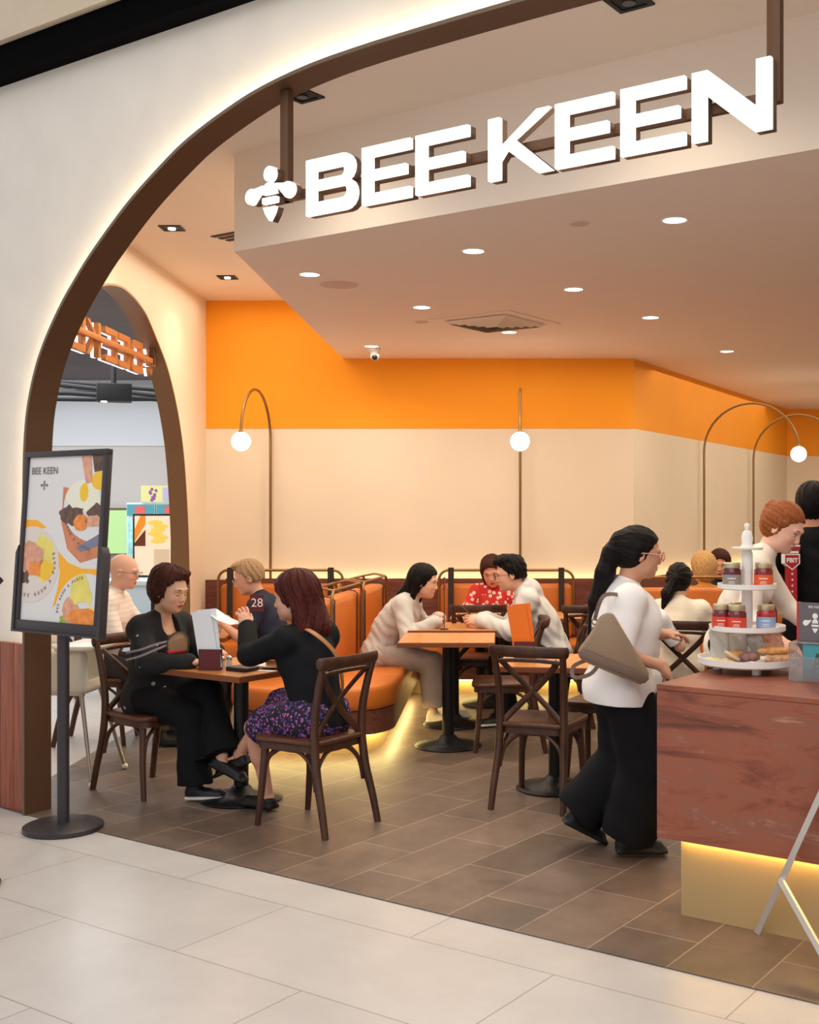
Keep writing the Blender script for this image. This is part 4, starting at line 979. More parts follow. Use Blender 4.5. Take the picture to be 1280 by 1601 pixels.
# 1 woman in the black cardigan, left of the nearest table
p = Person('woman in a black cardigan with small white motifs, short brown hair, eyes cast down', (-2.02, 6.80), -30, .55, lean=13, twist=-2, fat=1.12, skin=(214, 168, 140), hd=(4, 14, 0), head_sc=1.10, h=.0035, sc=.94)
p.arm('R', (-1.72, 6.47, .785), hint=(-.6, -.5, -.6), d=(.9, .12, -.02), pn=(0, 0, -1), curl=.35)
p.arm('L', (-1.66, 6.86, .80), hint=(-.3, .6, -.6), d=(.5, -.8, 0), pn=(0, 0, -1), curl=.5)
p.leg('R', (-1.70, 6.53, .085), hint=(.6, -.3, .8), toe=0)
p.leg('L', (-1.54, 6.50, .255), hint=(.6, -.2, .9), toe=-18, pitch=22)
p.body(brow=(60, 38, 30), lips=(176, 84, 82), shut=True)
p.hair(HBR, 'short', vol=.018, strand=.0030, front=.102, prims=[((.035, .020, .108), (.050, .060, .022)), ((-.05, 0, .075), (.075, .082, .060)), ((-.035, .078, .0), (-.035, .072, -.050), .020, .014), ((-.035, -.078, .0), (-.038, -.072, -.050), .020, .014)])
def vneck(S, P=p): S.ell(P.neckb+P.Mt[:, 0]*.085-P.Mt[:, 2]*.07, (.055, .060, .16), rotm(P.yaw, -.25), .01, 's')
cm = floral_mat('black_knit_with_white_motifs', (17, 17, 21), (190, 190, 195), (150, 150, 158), 13, .15)
p.shirt(cm, 'cardigan', 2.0, g=.014, loose=.012, hem=-.12, collar=False, extra=vneck, wob=(.005, 30), cuff=.044)
pt = Solid(.004); p.torso(pt, .006, .05, lo=False)
pt.cut(p.neckb-p.Mt[:, 2]*.075, p.Mt[:, 2]); pt.build('patterned_top', cloth('taupe_patterned_top', (98, 82, 66), .4), p.root, None, None, p.loc)
p.trousers(C_black, g=.016, knee=.066, ankle=.084, end=.97)
p.shoe('R', (22, 22, 28), (225, 220, 212), L=.25); p.shoe('L', (20, 18, 20), (24, 22, 22), L=.25, open_=True)

# 2 auburn-haired woman with her back to us, right of the nearest table
p = Person('auburn-haired woman with her back to us, black top, floral skirt and tan strap', (-.955, 6.12), 150, .545, lean=15, twist=-6, fat=1.08, skin=(214, 160, 136), hd=(22, 8, 4), head_sc=1.10, h=.0035, sc=.95)
p.arm('L', (-1.375, 6.36, .985), hint=(-.5, -.4, -.9), d=(-.25, .25, .9), pn=(-.5, .8, .0), curl=.55)
p.arm('R', (-1.20, 6.66, .83), hint=(.4, .7, -.6), d=(-.75, .05, -.3), pn=(0, 0, -1), curl=.6)
p.leg('L', (-1.255, 6.33, .085), hint=(-.7, .3, .5), toe=150)
p.leg('R', (-1.455, 6.52, .265), hint=(-.5, .5, .8), toe=165, pitch=24)
p.body(brow=(70, 40, 32))
p.hair(HA, 'long', vol=.020, strand=.0034, prims=[((-.055, 0, .02), (.078, .092, .10)), ((-.060, 0, -.05), (-.085, 0, -.165), .084, .086), ((-.035, .075, -.02), (-.050, .092, -.17), .040, .042), ((-.035, -.075, -.02), (-.055, -.088, -.17), .040, .042), ((-.02, 0, .118), (.026, .02, .014))], wob=(.0012, 140))
p.shirt(C_blackk, 'cardigan', 2.0, g=.014, loose=.010, hem=-.055, wob=(.004, 30), cuff=.044)
skm = floral_mat('dark_floral_skirt_cloth', (26, 22, 34), (176, 92, 160), (92, 66, 150), 62, .42)
p.trousers(skm, g=.026, name='skirt', top=.02, skirt=.80, wob=(.006, 34))
p.shoe('L', (24, 20, 20), (20, 18, 18), open_=True); p.shoe('R', (24, 20, 20), (30, 28, 28), open_=True)
ST = mat('tan_leather', (176, 122, 78), .5)
b = MB(); sp_ = [p.shl['L']-p.Mt[:, 1]*.075+p.Mt[:, 2]*.065+p.Mt[:, 0]*.06, p.shl['L']-p.Mt[:, 1]*.07+p.Mt[:, 2]*.085, p.chest+p.Mt[:, 1]*.05+p.Mt[:, 2]*.10-p.Mt[:, 0]*.135, p.chest-p.Mt[:, 1]*.06-p.Mt[:, 2]*.02-p.Mt[:, 0]*.142, p.waist-p.Mt[:, 1]*.14-p.Mt[:, 2]*.0-p.Mt[:, 0]*.075, p.hip-p.Mt[:, 1]*.20+p.Mt[:, 2]*.06]
tag(b.sweep([Vector(q) for q in catmull(sp_, 6)], [(-.012, -.003), (.012, -.003), (.012, .003), (-.012, .003)], up=tuple(-p.Mt[:, 0])).build('bag_strap', ST), 'tan leather bag strap running across the auburn-haired woman\'s back', 'strap')

# 3 bald man
p = Person('bald man with glasses in a pale striped polo shirt, behind the poster stand', (-2.83, 8.25), 4, .55, lean=16, male=True, fat=1.12, skin=(230, 180, 158), hd=(-8, 10, 0), head_sc=1.0, h=.005)
p.arm('R', (-2.42, 8.12, .80), hint=(-.2, -.5, -.8), curl=.5); p.arm('L', (-2.38, 8.42, .81), hint=(-.2, .5, -.8), d=(.6, -.7, 0), curl=.5)
p.leg('R', (-2.33, 8.05, .085), hint=(.6, 0, .8)); p.leg('L', (-2.38, 8.42, .085), hint=(.6, 0, .8))
p.body(brow=(190, 160, 140), lips=(190, 110, 100), blush=.5)
p.glasses(mat('dark_red_glasses', (80, 40, 40), .3))
sm = bpy.data.materials.new('pale_striped_cotton'); sm.use_nodes = True; nt = sm.node_tree; tc = nt.nodes.new('ShaderNodeTexCoord'); wv = nt.nodes.new('ShaderNodeTexWave'); wv.bands_direction = 'Z'; wv.inputs['Scale'].default_value = 9; wv.inputs['Distortion'].default_value = 1.5
nt.links.new(tc.outputs['Object'], wv.inputs[0]); cr = nt.nodes.new('ShaderNodeValToRGB'); cr.color_ramp.elements[0].color = rgb(232, 214, 204); cr.color_ramp.elements[1].color = rgb(238, 230, 224); cr.color_ramp.elements[0].position = .1; cr.color_ramp.elements[1].position = .3
nt.links.new(wv.outputs[0], cr.inputs[0]); nt.links.new(cr.outputs[0], nt.nodes['Principled BSDF'].inputs[0]); nt.nodes['Principled BSDF'].inputs['Roughness'].default_value = .85
p.shirt(sm, 'polo_shirt', .92, g=.012, loose=.014, hem=-.09, h=.005)
p.trousers(cloth('dark_grey_trousers', (52, 48, 50)), g=.012, h=.006); p.shoe('R'); p.shoe('L')

# 4 grey-haired man on the island bench
p = Person('grey-haired man with glasses in a navy t-shirt, reading at the island bench', (-1.60, 8.42), 180, .55, lean=20, sc=.94, male=True, skin=(222, 164, 138), hd=(12, 20, 0), head_sc=1.06, h=.005)
p.arm('L', (-1.96, 8.22, .84), hint=(.3, -.4, -.8), d=(-.9, .15, .1), curl=.5); p.arm('R', (-1.99, 8.50, .84), hint=(.2, .6, -.8), d=(-.8, -.3, .1), curl=.5)
p.leg('L', (-2.02, 8.25, .085), hint=(-.6, 0, .8)); p.leg('R', (-2.02, 8.55, .085), hint=(-.6, 0, .8))
p.body(brow=(150, 115, 85), lips=(190, 110, 100), blush=.4)
p.hair(HG, 'short', vol=.007, front=.10, strand=.0028, sub=[((.0, 0, -.085), (.14, .12, .052))], prims=[((.035, 0, .108), (.055, .05, .020))])
p.glasses(mat('thin_metal_glasses', (190, 180, 170), .3, .8), th=.0012)
p.shirt(cloth('navy_cotton', (44, 48, 66)), 't_shirt', .85, g=.012, loose=.014, hem=-.09, h=.005)
p.trousers(cloth('dark_grey_trousers', (52, 48, 50)), h=.006); p.shoe('R'); p.shoe('L')

# 5 long-haired woman in grey on the island bench
p = Person('long-haired woman in a light grey sweatshirt leaning on the table, island bench', (-.90, 8.93), -8, .55, lean=36, twist=0, fat=1.05, sc=.95, skin=(222, 170, 144), hd=(-4, 10, 0), head_sc=1.08, h=.004)
p.arm('R', (-.47, 8.68, .80), hint=(0, -.5, -.7), d=(.3, .9, .25), pn=(0, 0, -1), curl=.6); p.arm('L', (-.46, 9.02, .80), hint=(0, .6, -.6), d=(-.1, -.9, .3), curl=.5)
p.leg('R', (-.50, 8.90, .085), hint=(.6, 0, .7), toe=-20); p.leg('L', (-.40, 9.15, .085), hint=(.6, 0, .7), toe=-5)
p.body(brow=(45, 30, 26), lips=(180, 90, 86), h=.0035)
p.hair(HB, 'long', vol=.014, prims=[((-.045, 0, -.02), (-.125, 0, -.13), .076, .062), ((-.06, .0, -.08), (-.20, .0, -.24), .058, .030), ((-.02, .075, -.0), (-.03, .076, -.16), .026, .018), ((-.02, -.072, -.0), (-.06, -.07, -.20), .028, .022)])
p.shirt(C_grey, 'sweatshirt', 2.0, g=.016, loose=.012, hem=-.10, wob=(.0045, 52), cuff=.046)
p.trousers(cloth('grey_beige_trousers', (186, 172, 160), .05), g=.014, knee=.072, ankle=.07, end=.86); p.shoe('R', (226, 212, 190), (240, 236, 228)); p.shoe('L', (226, 212, 190), (240, 236, 228))

# 6 woman in the red floral blouse, far bench
p = Person('dark-haired woman in a red and white floral blouse at the back bench', (-.05, 10.45), -90, .54, lean=22, fat=1.12, skin=(216, 160, 136), hd=(-8, 22, 8), head_sc=1.22, h=.005, sc=.88)
p.arm('R', (-.25, 10.08, .80), hint=(-.5, .3, -.8), d=(.6, -.6, 0), curl=.5); p.arm('L', (.16, 10.08, .80), hint=(.5, .3, -.8), d=(-.6, -.6, 0), curl=.5)
p.leg('R', (-.14, 10.08, .085), hint=(0, -.6, .8)); p.leg('L', (.06, 10.08, .085), hint=(0, -.6, .8))
p.body(brow=(50, 34, 30), lips=(176, 70, 70))
p.hair(HBR, 'bob', vol=.016, prims=[((-.0, .078, -.0), (.0, .072, -.09), .022, .02), ((-.0, -.078, -.0), (.0, -.072, -.09), .022, .02)])
p.shirt(floral_mat('red_white_floral_cloth', (200, 46, 40), (236, 214, 204), (232, 200, 190), 22, .36), 'blouse', 1.6, g=.014, loose=.016, hem=-.08, h=.005)
p.trousers(C_black, h=.006); p.shoe('R'); p.shoe('L')

# 7 hooded man
p = Person('young man with glasses in a light grey hoodie, leaning on the table with a phone', (.40, 8.90), 180, .56, lean=32, male=True, fat=1.0, skin=(226, 172, 146), hd=(6, 12, 0), head_sc=1.06, h=.004)
p.arm('L', (-.13, 8.72, .805), hint=(.2, -.5, -.8), d=(-.95, .1, .12), pn=(.1, .6, -.5), curl=.7); p.arm('R', (-.12, 8.98, .80), hint=(.2, .5, -.8), d=(-.9, -.35, .05), curl=.6)
p.leg('L', (.02, 8.82, .085), hint=(-.6, 0, .8), toe=200); p.leg('R', (.10, 9.02, .085), hint=(-.6, 0, .8), toe=170)
p.body(brow=(30, 22, 20), lips=(190, 110, 100))
p.hair(HB, 'short', vol=.008, front=.098, sub=[((.0, 0, -.085), (.14, .12, .050))], prims=[((.02, 0, .10), (.085, .070, .045)), ((.06, 0, .10), (.04, .055, .03)), ((-.07, 0, .05), (.045, .065, .07))], wob=(.003, 110))
p.glasses(mat('black_glasses', (25, 22, 24), .3))
def hood(S, P=p):
    for t in range(7):
        a = -1.5+t*.5; S.cap(P.neckb-P.Mt[:, 0]*(.075*math.cos(a)+.0)+P.Mt[:, 1]*.085*math.sin(a)+P.Mt[:, 2]*(.02+.03*math.cos(a)), P.neckb-P.Mt[:, 0]*.08*math.cos(a+.5)+P.Mt[:, 1]*.085*math.sin(a+.5)+P.Mt[:, 2]*(.02+.03*math.cos(a+.5)), .030, .030, .02)
    S.ell(P.neckb-P.Mt[:, 0]*.085-P.Mt[:, 2]*.02, (.055, .10, .085), P.Mt, .03)
p.shirt(cloth('pale_grey_hoodie', (206, 202, 200), .03, .2), 'hoodie', 2.0, g=.020, loose=.014, hem=-.10, wob=(.0060, 48), cuff=.05, extra=hood)
p.trousers(cloth('black_jeans', (24, 24, 28)), g=.012); p.shoe('L', (28, 28, 34), (232, 230, 228)); p.shoe('R', (28, 28, 34), (232, 230, 228))

# 8 standing woman
p = Person('standing woman with a long black ponytail, white t-shirt and wide black trousers', (.575, 5.54), 6, .80, lean=5, side=0, twist=-4, fat=1.30, skin=(206, 152, 122), hd=(-2, 8, 0), head_sc=1.06, h=.0035, sc=.93, headoff=(.02, 0, 0))
p.arm('R', (.745, 5.34, .915), hint=(-.8, -.3, -.2), d=(.55, .05, -.8), pn=(0, 0, -1), curl=.3); p.arm('L', (.80, 5.72, 1.02), hint=(-.6, .5, -.5), d=(.9, 0, 0), curl=.5)
p.leg('R', (.60, 5.50, .085), hint=(1, 0, 0), toe=2); p.leg('L', (.385, 5.68, .150), hint=(1, 0, .1), toe=8, pitch=28)
p.body(brow=(35, 24, 22), lips=(186, 90, 84), eyec=(30, 20, 18))
p.hair(HB, 'pony', vol=.010, strand=.0011, prims=[((-.105, 0, .048), (.036, .036, .036)), ((-.105, 0, .05), (-.135, 0, -.02), .034, .040), ((-.135, 0, -.02), (-.150, .0, -.12), .042, .046), ((-.150, 0, -.12), (-.175, .005, -.26), .046, .036), ((-.175, .005, -.26), (-.180, .005, -.42), .034, .012), ((-.02, -.078, .02), (-.03, -.074, -.03), .016, .012)])
p.glasses(mat('pink_tan_glasses', (205, 150, 130), .3), r=.026, th=.0032)
C_tee = cloth('white_tee_cotton', (240, 236, 236), .015, .10)
p.shirt(C_tee, 't_shirt', .84, g=.014, loose=.012, hem=-.075, wob=(.0045, 26), sl_r=.064, h=.0035, long=.01, flare=-.022)
p.trousers(cloth('black_pleated_cloth', (15, 15, 20), bump=.2), g=.018, knee=.128, ankle=.104, end=.99, web=.05, h=.004, wob=(.005, 26))
p.shoe('R', (24, 24, 26), (30, 30, 30), L=.26, wide=1.1); p.shoe('L', (24, 24, 26), (30, 30, 30), L=.26, wide=1.1)
D = p
# her taupe shoulder bag
M_bag = mat('taupe_leather', (150, 126, 102), .45, var=.05, scale=10, bump=.1, bscale=150); M_bagd = mat('taupe_leather_dark', (112, 88, 76), .5)
hb = empty('shoulder_bag', (.50, 5.30, 0), 0, 'taupe leather shoulder bag hanging at the standing woman\'s side', 'bag')
bp_ = [(.352, 1.000), (.400, 1.060), (.452, 1.150), (.478, 1.170), (.512, 1.166), (.560, 1.085), (.620, .985), (.676, .895), (.668, .862), (.635, .842), (.500, .895), (.385, .945), (.356, .965)]
MB().add([(x-.50, -.075, z) for x, z in bp_]+[(x-.50+(.5-x)*.08, .012, z+(1.0-z)*.06) for x, z in bp_], [tuple(range(13)), tuple(range(13, 26))[::-1]]+[(k, (k+1) % 13, 13+(k+1) % 13, 13+k) for k in range(13)]).build('pouch', M_bag, hb, bevel=.012, smooth=70)
Z = Vector((-.50, -5.30, 0))
shp = Vector(D.shl['R'])+Vector((-.01, .06, .062))
b = MB(); b.sweep(catmull([Vector((.43, 5.27, 1.13))+Z, Vector((.47, 5.255, 1.24))+Z, shp+Vector((-.02, -.06, -.03))+Z, shp+Vector((0, 0, .0))+Z, shp+Vector((.06, .03, -.06))+Z], 6), [(-.009, -.002), (.009, -.002), (.009, .002), (-.009, .002)], up=(0, -1, .4)); b.build('shoulder_strap', M_bagd, hb)
b = MB(); b.sweep(catmull([Vector((.42, 5.25, 1.10))+Z, Vector((.46, 5.235, .99))+Z, Vector((.42, 5.235, .90))+Z, Vector((.34, 5.25, .875))+Z, Vector((.335, 5.27, .92))+Z, Vector((.40, 5.255, .955))+Z], 7), [(-.009, -.002), (.009, -.002), (.009, .002), (-.009, .002)], up=(0, -1, .1)); b.build('hanging_strap', M_bagd, hb)
MB().prism([(-.142, -.030), (.150, -.148), (.170, -.128), (.166, -.112), (-.128, .008), (-.146, -.012)], -.002, .010, Matrix.Translation((0, -.078, 1.0))@Matrix.Rotation(PI/2, 4, 'X')).build('base_panel', M_bagd, hb, bevel=.003)
MB().tube([Vector((.43+.013*math.cos(a), 5.25, 1.125+.013*math.sin(a)))+Z for a in [2*PI*k/12 for k in range(12)]], .003, 6, closed=True, up=(0, 1, 0)).build('buckle_ring', M_brass, hb)

# 9 red-haired worker behind the counter
p = Person('red-haired worker in a white top bending over the counter, hair pinned up', (1.20, 6.10), -16, .93, lean=26, fat=.84, skin=(240, 188, 166), hd=(-24, 28, -4), head_sc=1.02, h=.0035, headoff=(0, 0, 0))
p.arm('R', (1.36, 5.62, .99), hint=(-.7, .3, -.5), d=(.4, -.6, -.5), pn=(.3, .3, -.9), curl=.5); p.arm('L', (1.62, 6.02, 1.0), hint=(.3, .6, -.5), d=(-.2, -.9, -.3), curl=.5)
p.leg('R', (1.18, 6.03, .085), hint=(.9, -.4, 0)); p.leg('L', (1.22, 6.20, .085), hint=(.9, -.4, 0))
p.body(brow=(160, 100, 64), lips=(206, 104, 96), blush=.4, eyec=(60, 50, 44))
p.hair(HR, 'pony', vol=.010, strand=.0014, prims=[((-.09, 0, .03), (.045, .052, .055)), ((-.11, .0, .07), (.022, .040, .022))])
p.shirt(mat('white_sheer_cloth', (238, 226, 216), .8, bump=.15, bscale=100), 'blouse', 1.6, g=.010, loose=.014, hem=-.10)
p.trousers(C_black, h=.006); p.shoe('R'); p.shoe('L')

# 10 worker in the printed black shirt
p = Person('worker with short black hair, back to us, black shirt with red printed stripe', (1.91, 7.08), 88, .96, lean=2, male=True, fat=1.0, skin=(206, 150, 122), hd=(-12, 6, 0), head_sc=1.06, h=.005, sc=1.04)
p.arm('L', (1.55, 7.22, .98), hint=(-.5, -.6, -.5), curl=.5); p.arm('R', (2.28, 7.22, .98), hint=(.5, -.6, -.5), curl=.5)
p.leg('L', (1.81, 7.08, .085), hint=(0, 1, 0)); p.leg('R', (2.01, 7.08, .085), hint=(0, 1, 0)); p.body(brow=(25, 20, 20))
p.hair(HB, 'short', vol=.010)
p.shirt(C_black, 't_shirt', .9, g=.014, loose=.016, hem=-.12, h=.005)
p.trousers(C_black, h=.006); p.shoe('R'); p.shoe('L')
W = p
# print on the back of the shirt: lies on the cloth just behind him
M_red = mat('print_red', (176, 22, 34), .7); M_wht = mat('print_white', (236, 230, 228), .7)
def on_back(nm, mb_or_obj): return mb_or_obj
bx0, bz0 = 1.735, 1.345; by = 6.915
Tb = Matrix.Translation(Vector((bx0, by, bz0))-Vector(W.loc))@Matrix.Rotation(R(-2), 4, 'X')@Matrix.Scale(.72, 4)
pr = W.root
b = MB(); b.use(M_wht).box((-.068, -.002, .095), (.068, .10, .108), Tb).box((-.055, -.002, .040), (.055, .10, .058), Tb)
b.use(M_red).box((-.068, -.0018, .062), (.068, .10, .092), Tb).box((-.036, -.0018, -.40), (.040, .10, -.055), Tb)
sh = [(-.065, .035), (.065, .035), (.065, -.045), (0, -.10), (-.065, -.045)]
RX = Tb@Matrix.Rotation(PI/2, 4, 'X')
b.use(M_wht).prism(sh, -.10, .0022, RX); b.use(M_red).prism([(x*.86, y*.84-.004) for x, y in sh], -.10, .0030, RX)
for k in range(6):
    z = -.13-.048*k; pts = [(0+(.013 if j % 2 else .005)*math.cos(PI*j/4+PI/4), z+(.013 if j % 2 else .005)*math.sin(PI*j/4+PI/4)) for j in range(8)]
    b.use(M_wht).prism(pts, -.10, .0026, RX)
b.build('shirt_print', None, pr, smooth=0)
text('shirt_lettering', 'FBIT', .050, M_wht, pr, RX@Matrix.Translation((0, -.020, .0038)), .0006, bold=.002)

# 11 ponytailed woman with her back to us
p = Person('seated woman with a black ponytail and cream shirt, her back to us', (1.25, 8.10), 82, .54, lean=12, fat=1.0, skin=(224, 172, 146), hd=(-14, 12, 0), head_sc=1.06, h=.0045, sc=.90)
p.arm('L', (1.12, 8.40, .79), hint=(-.5, -.3, -.8), curl=.5); p.arm('R', (1.52, 8.40, .79), hint=(.5, -.3, -.8), curl=.5)
p.leg('L', (1.26, 8.48, .085), hint=(0, .6, .8)); p.leg('R', (1.42, 8.48, .085), hint=(0, .6, .8)); p.body(brow=(30, 22, 20))
p.hair(HB, 'pony', vol=.012, prims=[((-.10, 0, .0), (.035, .04, .035)), ((-.11, .0, -.01), (-.125, .055, -.12), .036, .042), ((-.125, .055, -.12), (-.13, .085, -.24), .042, .012)])
p.shirt(cloth('cream_shirt_cloth', (236, 226, 208), .03), 'shirt', 1.5, g=.014, loose=.016, hem=-.08, wob=(.006, 34))
p.trousers(cloth('dark_green_trousers', (20, 46, 40)), h=.006); p.shoe('R'); p.shoe('L')
# 12, 13 the two heads behind the booth
p = Person('blond-haired person seated behind the orange booth, seen from behind', (1.76, 9.92), 95, .52, lean=8, fat=1.0, sc=.92, skin=(228, 178, 152), hd=(10, 10, 0), head_sc=1.12, h=.005)
p.arm('L', (1.46, 10.22, .78), hint=(-.5, -.3, -.8), curl=.5); p.arm('R', (1.86, 10.22, .78), hint=(.5, -.3, -.8), curl=.5)
p.leg('L', (1.58, 10.3, .085), hint=(0, .6, .8)); p.leg('R', (1.76, 10.3, .085), hint=(0, .6, .8)); p.body()
p.hair(HBL, 'bob', vol=.022, prims=[((-.05, 0, -.05), (.07, .088, .08))])
p.shirt(cloth('mustard_top', (196, 132, 60)), 'top', 1.8, h=.006); p.trousers(C_black, h=.007); p.shoe('R'); p.shoe('L')
p = Person('brown-haired person beside the blond one behind the booth, facing us', (2.03, 10.75), -100, .52, lean=12, fat=1.0, sc=.94, skin=(222, 160, 132), hd=(0, 10, 0), head_sc=1.08, h=.005)
p.arm('L', (2.15, 10.4, .78), hint=(.5, .3, -.8), curl=.5); p.arm('R', (1.82, 10.4, .78), hint=(-.5, .3, -.8), curl=.5)
p.leg('L', (2.05, 10.35, .085), hint=(0, -.6, .8)); p.leg('R', (1.88, 10.35, .085), hint=(0, -.6, .8)); p.body()
p.hair(HBR, 'bob', vol=.018, prims=[((-.0, .078, -.0), (.0, .074, -.09), .022, .02), ((-.0, -.078, -.0), (.0, -.074, -.09), .022, .02)])
p.shirt(cloth('dark_teal_top', (44, 52, 60)), 'top', 1.8, h=.006); p.trousers(C_black, h=.007); p.shoe('R'); p.shoe('L')
# 14 person in white mostly hidden behind the standing woman
p = Person('seated person in a white shirt mostly hidden behind the standing woman', (.92, 7.72), 84, .53, lean=8, male=False, fat=.98, skin=(224, 172, 146), hd=(20, 14, 0), head_sc=1.0, h=.005, sc=.86, headoff=(-.12, .05, -.02))
p.arm('R', (1.16, 7.95, .80), hint=(.5, -.5, -.7), curl=.5); p.arm('L', (.82, 8.0, .80), hint=(-.5, -.3, -.8), curl=.5)
p.leg('L', (.92, 8.1, .085), hint=(0, .6, .8)); p.leg('R', (1.08, 8.1, .085), hint=(0, .6, .8)); p.body()
p.hair(HB, 'short', vol=.010); p.shirt(cloth('white_tee_cotton', (240, 236, 236)), 'shirt', .8, g=.014, loose=.014, h=.006); p.trousers(C_black, h=.007); p.shoe('R'); p.shoe('L')
# ------------------------------------------------------------ concourse seen through the side arch
M_far = mat('far_wall_grey', (214, 208, 204), .8); M_farw = mat('far_wall_white', (228, 232, 238), .8)
struct(MB().box((-14, 16.0, 0), (LX-.3, 16.1, 2.52)).build('wall_far', M_far, smooth=0))
struct(MB().box((-14, 15.98, 2.52), (LX-.3, 16.1, 3.45)).build('wall_far_upper', M_farw, smooth=0))
struct(MB().box((LX-.26, BY+.2, 0), (LX-.14, 16.1, 3.5)).build('wall_far_side', M_far, smooth=0))
struct(MB().prism([(-13.9, 14.5), (LX-.16, 6.85), (LX-.16, 16.2), (-13.9, 16.2)], 3.42, 3.5).build('ceiling_mall', mat('grey_slatted_ceiling', (104, 96, 98), .8, var=.1, scale=3, stretch=(.6, 9, 1)), smooth=0))
struct(MB().box((-14, 14.4, 0), (-13.9, 16.1, 3.5)).build('wall_far_left', M_far, smooth=0))
t = empty('ceiling_truss', (-5.2, 13.6, 2.9), 0, 'black open pipe truss hanging under the far ceiling', 'truss')
for k in range(6): MB().tube([(-3.2, -.1+.22*k, .02+.07*(k % 3)), (.2, -.5+.25*k, .10+.05*((k+1) % 3)), (1.9, .3+.1*k, .02+.1*(k % 2))], .028, 8).build('pipe', M_black, t)
for k in range(3): MB().tube([(-1.8+1.2*k, .3, .1), (-1.8+1.2*k, .3, .52)], .02, 8).build('hanger', M_black, t)
bx = empty('ceiling_light_box', (-3.92, 11.9, 2.74), .3, 'black box light hanging from the grey ceiling beyond the side arch', 'speaker')  # a hanging box light with its own small lamp, not a speaker
MB().rbox((-.17, -.12, 0), (.17, .12, .18), .01).build('housing', M_black, bx); MB().cyl(.02, .18, .68, 12).build('stem', M_black, bx); MB().cyl(.03, -.008, 0, 14, Matrix.Translation((-.10, -.04, 0))).build('lamp', M_lamp, bx)
# green lit shop window
e = empty('shop_window', (-5.24, 15.93, 1.05), 0, 'small green-lit window in the far grey wall', 'window')
MB().box((-.19, -.01, -.02), (.19, .04, .62)).build('frame', mat('window_frame_brown', (112, 92, 72), .6), e); MB().box((-.14, -.014, .0), (.18, -.008, .59)).build('pane', mat('green_pane', (168, 206, 140), .4, emit=.55), e)
# drinks fridges with a poster over them
for i, (x, lab) in enumerate(((-3.99, 'glass-door drinks fridge in the distance, left one'), (-3.66, 'glass-door drinks fridge in the distance, right one'))):
    f_ = empty('drinks_fridge', (x, 13.0, 0), 0, lab, 'fridge')
    MB().rbox((-.16, 0, 0), (.155, .5, 1.72), .01).build('cabinet', mat('fridge_white', (206, 224, 232), .4), f_)
    MB().box((-.15, -.012, 1.58), (.145, 0, 1.70)).build('header', mat('fridge_header_teal', (72, 140, 150), .4, emit=.5), f_)
    MB().box((-.06, -.016, 1.60), (.05, -.010, 1.68)).build('header_badge', mat('fridge_badge_red', (206, 90, 90), .5, emit=.4), f_)
    MB().box((-.135, -.010, .35), (.13, 0, 1.54)).build('door', mat('fridge_glass', (150, 206, 206), .2, emit=.35, var=.4, scale=14), f_)
p_ = empty('menu_poster', (-3.72, 12.98, 1.72), 0, 'yellow and purple flower poster above the far fridges', 'poster')
MB().box((-.26, 0, .01), (.22, .02, .19)).build('sheet', mat('pale_yellow_print', (236, 232, 160), .6), p_)
b = MB()
random.seed(3)
for k in range(9): b.ball((-.16+random.random()*.08, -.002, .03+.015*k), .018, 8, sc=(1, .2, 1))
b.build('flower_print', mat('purple_print', (150, 90, 170), .6), p_)
MB().box((-.02, -.003, .02), (.21, .0, .17)).build('lilac_print', mat('lilac_print', (196, 190, 222), .6), p_)
# digital menu board
m_ = empty('menu_board', (-3.32, 11.2, 0), 0, 'black-framed standing menu screen with food pictures, beyond the side arch', 'menu board')
MB().rbox((-.195, 0, .99), (.19, .04, 1.60), .006).build('frame', mat('board_black', (44, 40, 44), .4), m_)
b = MB(); b.use(mat('board_cream', (240, 216, 190), .5, emit=.6)).box((-.175, -.003, 1.01), (.17, 0, 1.58))
b.use(mat('board_orange', (236, 140, 40), .5, emit=.5)).add([(-.175, -.004, 1.33), (-.07, -.004, 1.5), (-.07, -.004, 1.58), (-.12, -.004, 1.58), (-.175, -.004, 1.45)], [(0, 1, 2, 3, 4)])
b.use(mat('board_brown', (110, 52, 30), .5, emit=.3)).add([(-.175, -.005, 1.29), (-.07, -.005, 1.29), (-.07, -.005, 1.45), (-.175, -.005, 1.32)], [(0, 1, 2, 3)])
b.build('screen', None, m_, smooth=0)
b = MB()
for k in range(6): b.ball((.05+.03*math.sin(k*2.1), -.004, 1.34+.035*k), .075, 12, sc=(1, .04, .35))
b.build('pastry_picture', mat('board_yellow', (246, 206, 96), .5, emit=.5), m_)
b = MB(); b.box((0.01, -.005, 1.04), (.16, -.002, 1.26)); b.build('drink_picture', mat('board_beige', (214, 190, 160), .5, emit=.5), m_)
MB().cyl(.02, 0, 1.0, 12).build('post', M_black, m_); MB().cyl(.2, 0, .02, 24).build('foot', M_black, m_)
# hanging lit sign
h_ = empty('blade_sign', (-3.40, 12.2, 2.20), 0, 'narrow white lit vertical sign with red characters beside the side arch edge', 'sign')
MB().box((-.055, 0, 0), (.10, .05, .50)).build('panel', mat('blade_white', (250, 250, 250), emit=1.1), h_)
b = MB()
for k in range(9): b.box((-.045+.012*(k % 2), -.003, .10+.04*k), (-.030+.012*(k % 2), 0, .118+.04*k))
b.build('characters', mat('sign_red', (206, 60, 90)), h_)
MB().cyl(.012, .5, 1.2, 10, Matrix.Translation((.02, .025, 0))).build('hanger', M_black, h_)
